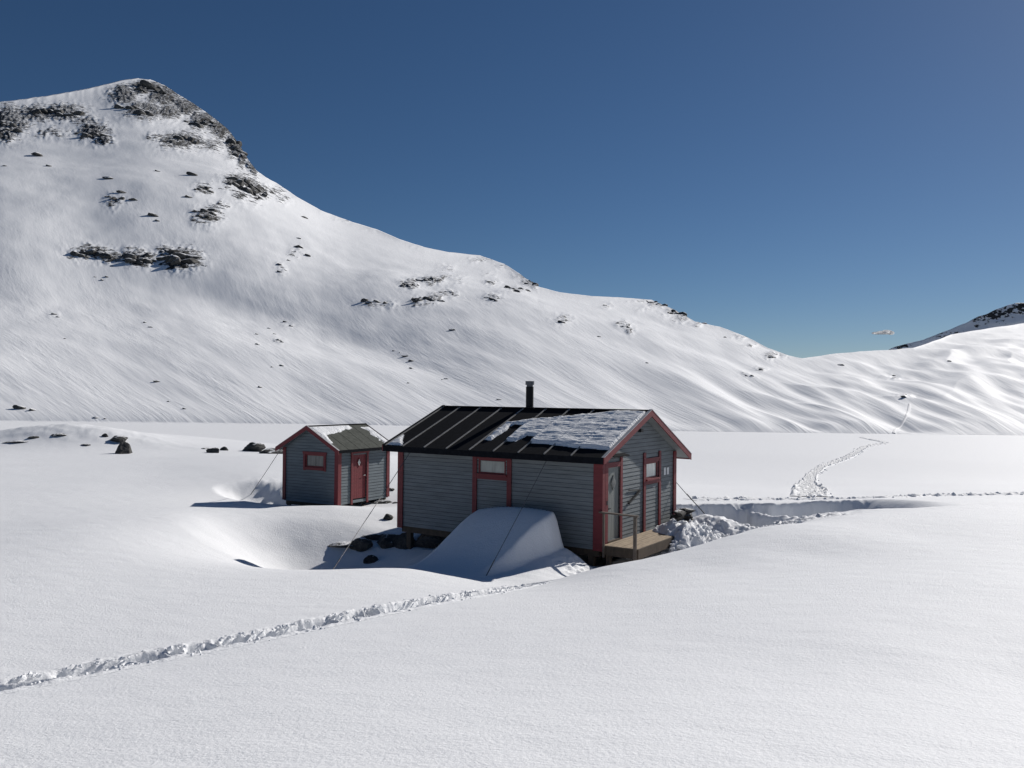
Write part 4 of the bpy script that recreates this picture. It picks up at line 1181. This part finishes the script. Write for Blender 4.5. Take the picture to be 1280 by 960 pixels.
# px, py (centre of foot), width px, height px, sink factor, label
NEAR = [
 (156, 567, 27, 13, .2, 'upright pointed grey boulder standing in the snow before the rocky knoll', 5),
 (147, 552, 26, 9, .35, 'low snow-topped rock just behind the pointed boulder', 1),
 (131, 546, 7, 5, .3, 'small dark stone on the crest of the rocky knoll', 2),
 (267, 566, 20, 8, .35, 'rounded dark rock with a snow cap, left of the long dark outcrop by the shed', 3),
 (280, 563, 9, 6, .35, 'small dark rock touching the rounded snow-capped rock', 2),
 (256, 561, 11, 3, .4, 'thin dark rock sliver behind the rounded snow-capped rock', 4),
 (317, 564, 30, 13, .3, 'long black rock lying beside the shed eave, its left block', 1),
 (340, 567, 34, 13, .3, 'black rock block nearest the shed gable', 4),
 (42, 548, 14, 4, .4, 'flat dark ledge on the left flank of the rocky knoll', 3),
 (20, 553, 30, 3, .4, 'long thin dark ledge at the edge of the rocky knoll', 1),
 (70, 544, 26, 3, .4, 'thin rock ledge along the top of the rocky knoll', 2),
 (107, 557, 12, 3, .4, 'small flat stone low on the rocky knoll', 0),
 (489, 613, 10, 4, .4, 'dark flat rock in the gap between shed and cabin, by the shed corner', 1),
 (479, 629, 22, 5, .4, 'cluster stone under the shed doorstep', 2),
 (470, 628, 14, 4, .4, 'low dark stone beneath the shed door wall', 3),
 (494, 629, 8, 4, .4, 'small dark stone by the cabin corner board, in the gap', 4),
 (445, 630, 16, 7, .3, 'grey stone step below the red shed door', 0),
 (484, 649, 14, 9, .4, 'curved dark rock showing through the snow beside the raised cabin corner', 1),
 (487, 681, 36, 22, .25, 'dark rock lump below the raised cabin corner post', 4),
 (506, 684, 30, 20, .25, 'dark rock right under the raised cabin corner post', 2),
 (('c', -5.55, 0.55, -0.62), 0, 70, 22, .2, 'large dark bedrock slab in the shade under the cabin floor', 3),
 (('c', -6.15, 0.35, -0.62), 0, 40, 20, .25, 'dark rock wedge below the cabin floor beam', 1),
 (452, 688, 30, 17, .25, 'dark rock poking from the hollow at the edge of cabin shade', 0),
 (464, 703, 18, 11, .35, 'small dark rock in the shaded snow of the hollow', 2),
 (470, 674, 40, 8, .35, 'thin dark bedrock lip in the sunny snow left of the cabin', 3),
 (428, 683, 44, 6, .40, 'dark bedrock edge running out into the sunny hollow', 1),
]
for i, (px, py, w, h, sink, label, k) in enumerate(NEAR):
    x, y, z = cab_pt(*px[1:]) if isinstance(px, tuple) else drop3(px, py, (21.8 if py > 640 else 26) if py > 600 else 35, 110)
    u = y / FOC
    sx_, sz_ = w * u * 0.56, h * u / (1.5 * 0.8) * 1.05
    put_rock('boulder', near_meshes[k], (x, y + sx_ * 0.25, z + sz_ * 0.45 - sz_ * sink), (sx_, sx_ * 0.75, sz_), random.uniform(-0.5, 0.5), label, 'rock', 'rocks around the cabins')
# stacked stone slabs at the far gable corner
st = empty('stone_stack', cab_pt(0.45, 4.75, -0.3), -CAB_H)
tag(st, 'low stack of flat grey stones against the gable below the paper notices', 'stone stack')
for k in range(6):
    z0 = -0.05 + k * 0.155
    for j in range(2):
        o = obj('stone', rock_mesh('stone', 90 + k * 2 + j, 2, 1.0, 12), M['rock'], st)
        o.location = (random.uniform(-.03, .03), -0.30 + 0.55 * j + random.uniform(-.04, .04), z0 + 0.08)
        o.scale = (0.31, 0.36, 0.115); o.rotation_euler = (0, 0, random.uniform(-.15, .15))

# broken cliff bands: each outcrop is one thing made of separate rock blocks
OUT = [(112, 318, 52, 13, 9, 'left lens of the black cliff band on the pointed peak'),
 (174, 323, 40, 14, 8, 'middle lens of the black cliff band on the pointed peak'),
 (226, 323, 46, 20, 10, 'right and largest lens of the black cliff band on the pointed peak'),
 (298, 230, 40, 18, 9, 'broken dark outcrop under the steep summit shoulder'),
 (320, 243, 30, 16, 7, 'dark outcrop at the lower right of the summit shoulder'),
 (256, 267, 30, 13, 6, 'small outcrop on the slope left of the summit shoulder'),
 (251, 237, 24, 9, 5, 'thin outcrop just left of the summit shoulder crags'),
 (140, 249, 26, 12, 5, 'snowy outcrop in the middle of the slope under the bench'),
 (510, 358, 20, 8, 4, 'round dark crag at the left end of the mid-ridge crags'),
 (539, 350, 32, 7, 6, 'arched dark crag in the mid-ridge crags'),
 (536, 376, 42, 7, 7, 'slanting lower row of the mid-ridge crags'),
 (560, 367, 22, 7, 4, 'upper right end of the slanting row of mid-ridge crags'),
 (616, 374, 22, 8, 5, 'small snowy crag right of the mid-ridge crags'),
 (646, 362, 30, 7, 5, 'low crag near the notch in the ridge'),
 (664, 354, 14, 9, 4, 'dark crag on the ridge crest above the notch'),
 (467, 379, 44, 5, 5, 'faint rock line left of the mid-ridge crags'),
 (779, 407, 18, 8, 4, 'dark crag low on the slope under the right crest'),
 (846, 393, 28, 8, 6, 'crag string along the crest where it turns down to the pass'),
 (820, 379, 26, 4, 5, 'thin crag line on the right crest'),
 (112, 168, 40, 12, 7, 'dark crag under the left summit ridge'),
 (8, 158, 30, 16, 6, 'crag at the far end of the left summit ridge'),
 (222, 176, 44, 12, 7, 'crag patch in the middle of the summit face'),
 (185, 112, 44, 12, 8, 'crag patch just under the summit dome'),
 (165, 138, 50, 12, 7, 'second crag row below the summit dome'),
 (250, 152, 40, 14, 8, 'crags on the right edge of the summit face'),
 (294, 184, 16, 26, 7, 'steep dark crag wall on the right skyline of the summit'),
 (70, 141, 60, 10, 8, 'crag row along the left summit ridge')]
rng_o = np.random.default_rng(77)
for (px, py, w, h, n, label) in OUT:
    base = Vector(on_mountain(px, py)); e_ = empty('rock_outcrop', base)
    tag(e_, label, 'rock outcrop', 'rock outcrops of the mountain')
    u = base.y / FOC
    for k in range(n):
        a = (k + 0.5) / n * 2 - 1
        dx = a * w * 0.45 + rng_o.normal(0, w * 0.05); dy = rng_o.uniform(-0.42, 0.42) * h * math.sqrt(max(0.1, 1 - a * a)) + a * h * 0.12
        q = Vector(on_mountain(px + dx, py + dy))
        o = bpy.data.objects.new('rock_block', far_meshes[int(rng_o.integers(7))]); link(o, e_)
        sc = u * (0.20 * w + 0.30 * h) * rng_o.uniform(0.32, 0.75)
        o.location = q - base + Vector((0, 0, -0.12 * sc))
        o.scale = (sc * rng_o.uniform(0.9, 1.5), sc * 0.9, sc * rng_o.uniform(0.6, 1.0))
        o.rotation_euler = (rng_o.uniform(-.3, .3), rng_o.uniform(0.0, 0.5), rng_o.uniform(-0.6, 0.6))
# px, py, width px of single rocks on the mountain side
FAR = [(46, 194, 16), (59, 208, 8), (195, 214, 8), (134, 223, 13), (151, 241, 12), (166, 250, 12), (190, 270, 13), (196, 276, 7), (239, 219, 14), (234, 247, 12), (4, 207, 6),
 (380, 272, 8), (373, 309, 12), (384, 320, 8), (349, 331, 8), (349, 340, 7), (360, 326, 6), (373, 298, 6), (612, 353, 7), (507, 446, 9), (514, 452, 8), (515, 461, 7), (492, 439, 4), (500, 441, 4), (558, 474, 6), (553, 475, 3),
 (348, 426, 9), (356, 403, 6), (364, 408, 6), (352, 458, 6), (340, 459, 5), (624, 500, 6), (511, 479, 4), (566, 413, 9), (321, 418, 5), (322, 431, 6), (325, 485, 6), (181, 404, 7), (188, 409, 6), (196, 478, 9), (81, 424, 4), (67, 394, 7), (72, 397, 5),
 (25, 511, 16), (41, 513, 12), (120, 523, 7), (132, 524, 4), (211, 503, 5), (231, 511, 6), (133, 346, 6), (127, 351, 5), (118, 346, 4), (336, 411, 5), (343, 418, 4), (352, 428, 7),
 (749, 421, 5), (809, 454, 4), (702, 403, 10), (756, 382, 6), (881, 402, 6), (907, 422, 5), (964, 447, 7), (951, 462, 5), (940, 470, 5), (933, 470, 4), (938, 432, 5), (670, 352, 6), (1130, 497, 9), (1052, 457, 8), (1118, 470, 5), (1187, 452, 5), (625, 489, 0)]
for i, (px, py, w) in enumerate(FAR):
    if w == 0: continue
    x, y, z = on_mountain(px, py)
    u = y / FOC; s = w * u * 0.62
    size = 'large dark rock' if w >= 10 else 'mid-sized dark rock' if w >= 6 else 'tiny dark stone'
    if py < 300 and px < 300: zone = 'above the black cliff band of the pointed peak'
    elif py < 345 and px < 420: zone = 'below the right shoulder of the pointed peak'
    elif px < 300 and py > 495: zone = 'at the mountain foot behind the rocky knoll'
    elif px < 300: zone = 'on the smooth apron under the black cliff band'
    elif px < 380: zone = 'in the loose stone row above the shed'
    elif px < 530 and py > 430: zone = 'in the stone cluster above the cabin roof'
    elif px < 640 and py > 405: zone = 'on the streaked slope left of the chimney'
    elif px > 1000: zone = 'on the rippled slope above the lake trail'
    elif px > 860: zone = 'near the low end of the ridge by the pass'
    else: zone = 'just below the middle of the ridge crest'
    lab = size + ' in snow ' + zone
    put_rock('mountain_rock', far_meshes[i % 7], (x, y, z + 0.05 * s), (s, s * 0.8, s * 0.42), random.uniform(-0.4, 0.4), lab, 'rock', 'single rocks on the mountainside', (random.uniform(-.15, .15), 0.25))

# ------------------------------------------------------------------ small cloud over the pass
def build_cloud():
    tx, e = map(float, ray(1104, 416)); d = 3600.0
    u = d / FOC
    bm = bmesh.new()
    for (dx, dz, rx, rz_) in ((-8, -0.5, 6, 1.7), (-1, 0.2, 7.5, 2.3), (5, 1.0, 7, 2.9), (10, 0.0, 4.5, 2.4)):
        ret = bmesh.ops.create_icosphere(bm, subdivisions=3, radius=1.0)
        bmesh.ops.scale(bm, vec=(rx * u, rx * u * .6, rz_ * u), verts=ret['verts'])
        bmesh.ops.translate(bm, vec=(dx * u, 0, dz * u), verts=ret['verts'])
    me = bpy.data.meshes.new('cloud'); bm.to_mesh(me); bm.free()
    m = bpy.data.materials.new('cloud_vapour'); m.use_nodes = True; nt = m.node_tree
    nt.nodes.remove(nt.nodes['Principled BSDF'])
    df = node(nt, 'BsdfDiffuse'); df.inputs['Color'].default_value = (.95, .95, .95, 1)
    tl = node(nt, 'BsdfTranslucent'); tl.inputs['Color'].default_value = (.95, .95, .95, 1)
    tp = node(nt, 'BsdfTransparent')
    m1 = node(nt, 'MixShader'); m1.inputs[0].default_value = 0.75
    nt.links.new(df.outputs[0], m1.inputs[1]); nt.links.new(tl.outputs[0], m1.inputs[2])
    n = noise(nt, objco(nt, (1, 1, 2.2)), 0.05, 5, 0.6)
    mr = node(nt, 'MapRange'); mr.inputs['From Min'].default_value = 0.30; mr.inputs['From Max'].default_value = 0.52
    nt.links.new(n, mr.inputs['Value'])
    m2 = node(nt, 'MixShader')
    nt.links.new(mr.outputs[0], m2.inputs[0]); nt.links.new(tp.outputs[0], m2.inputs[1]); nt.links.new(m1.outputs[0], m2.inputs[2])
    nt.links.new(m2.outputs[0], nt.nodes['Material Output'].inputs['Surface'])
    me.shade_smooth()
    o = obj('cloud', me, m)
    o.location = (tx * d, d, e * d + EYE)
    tag(o, 'one tiny white cloud wisp in the blue sky above the mountain pass', 'cloud')
build_cloud()
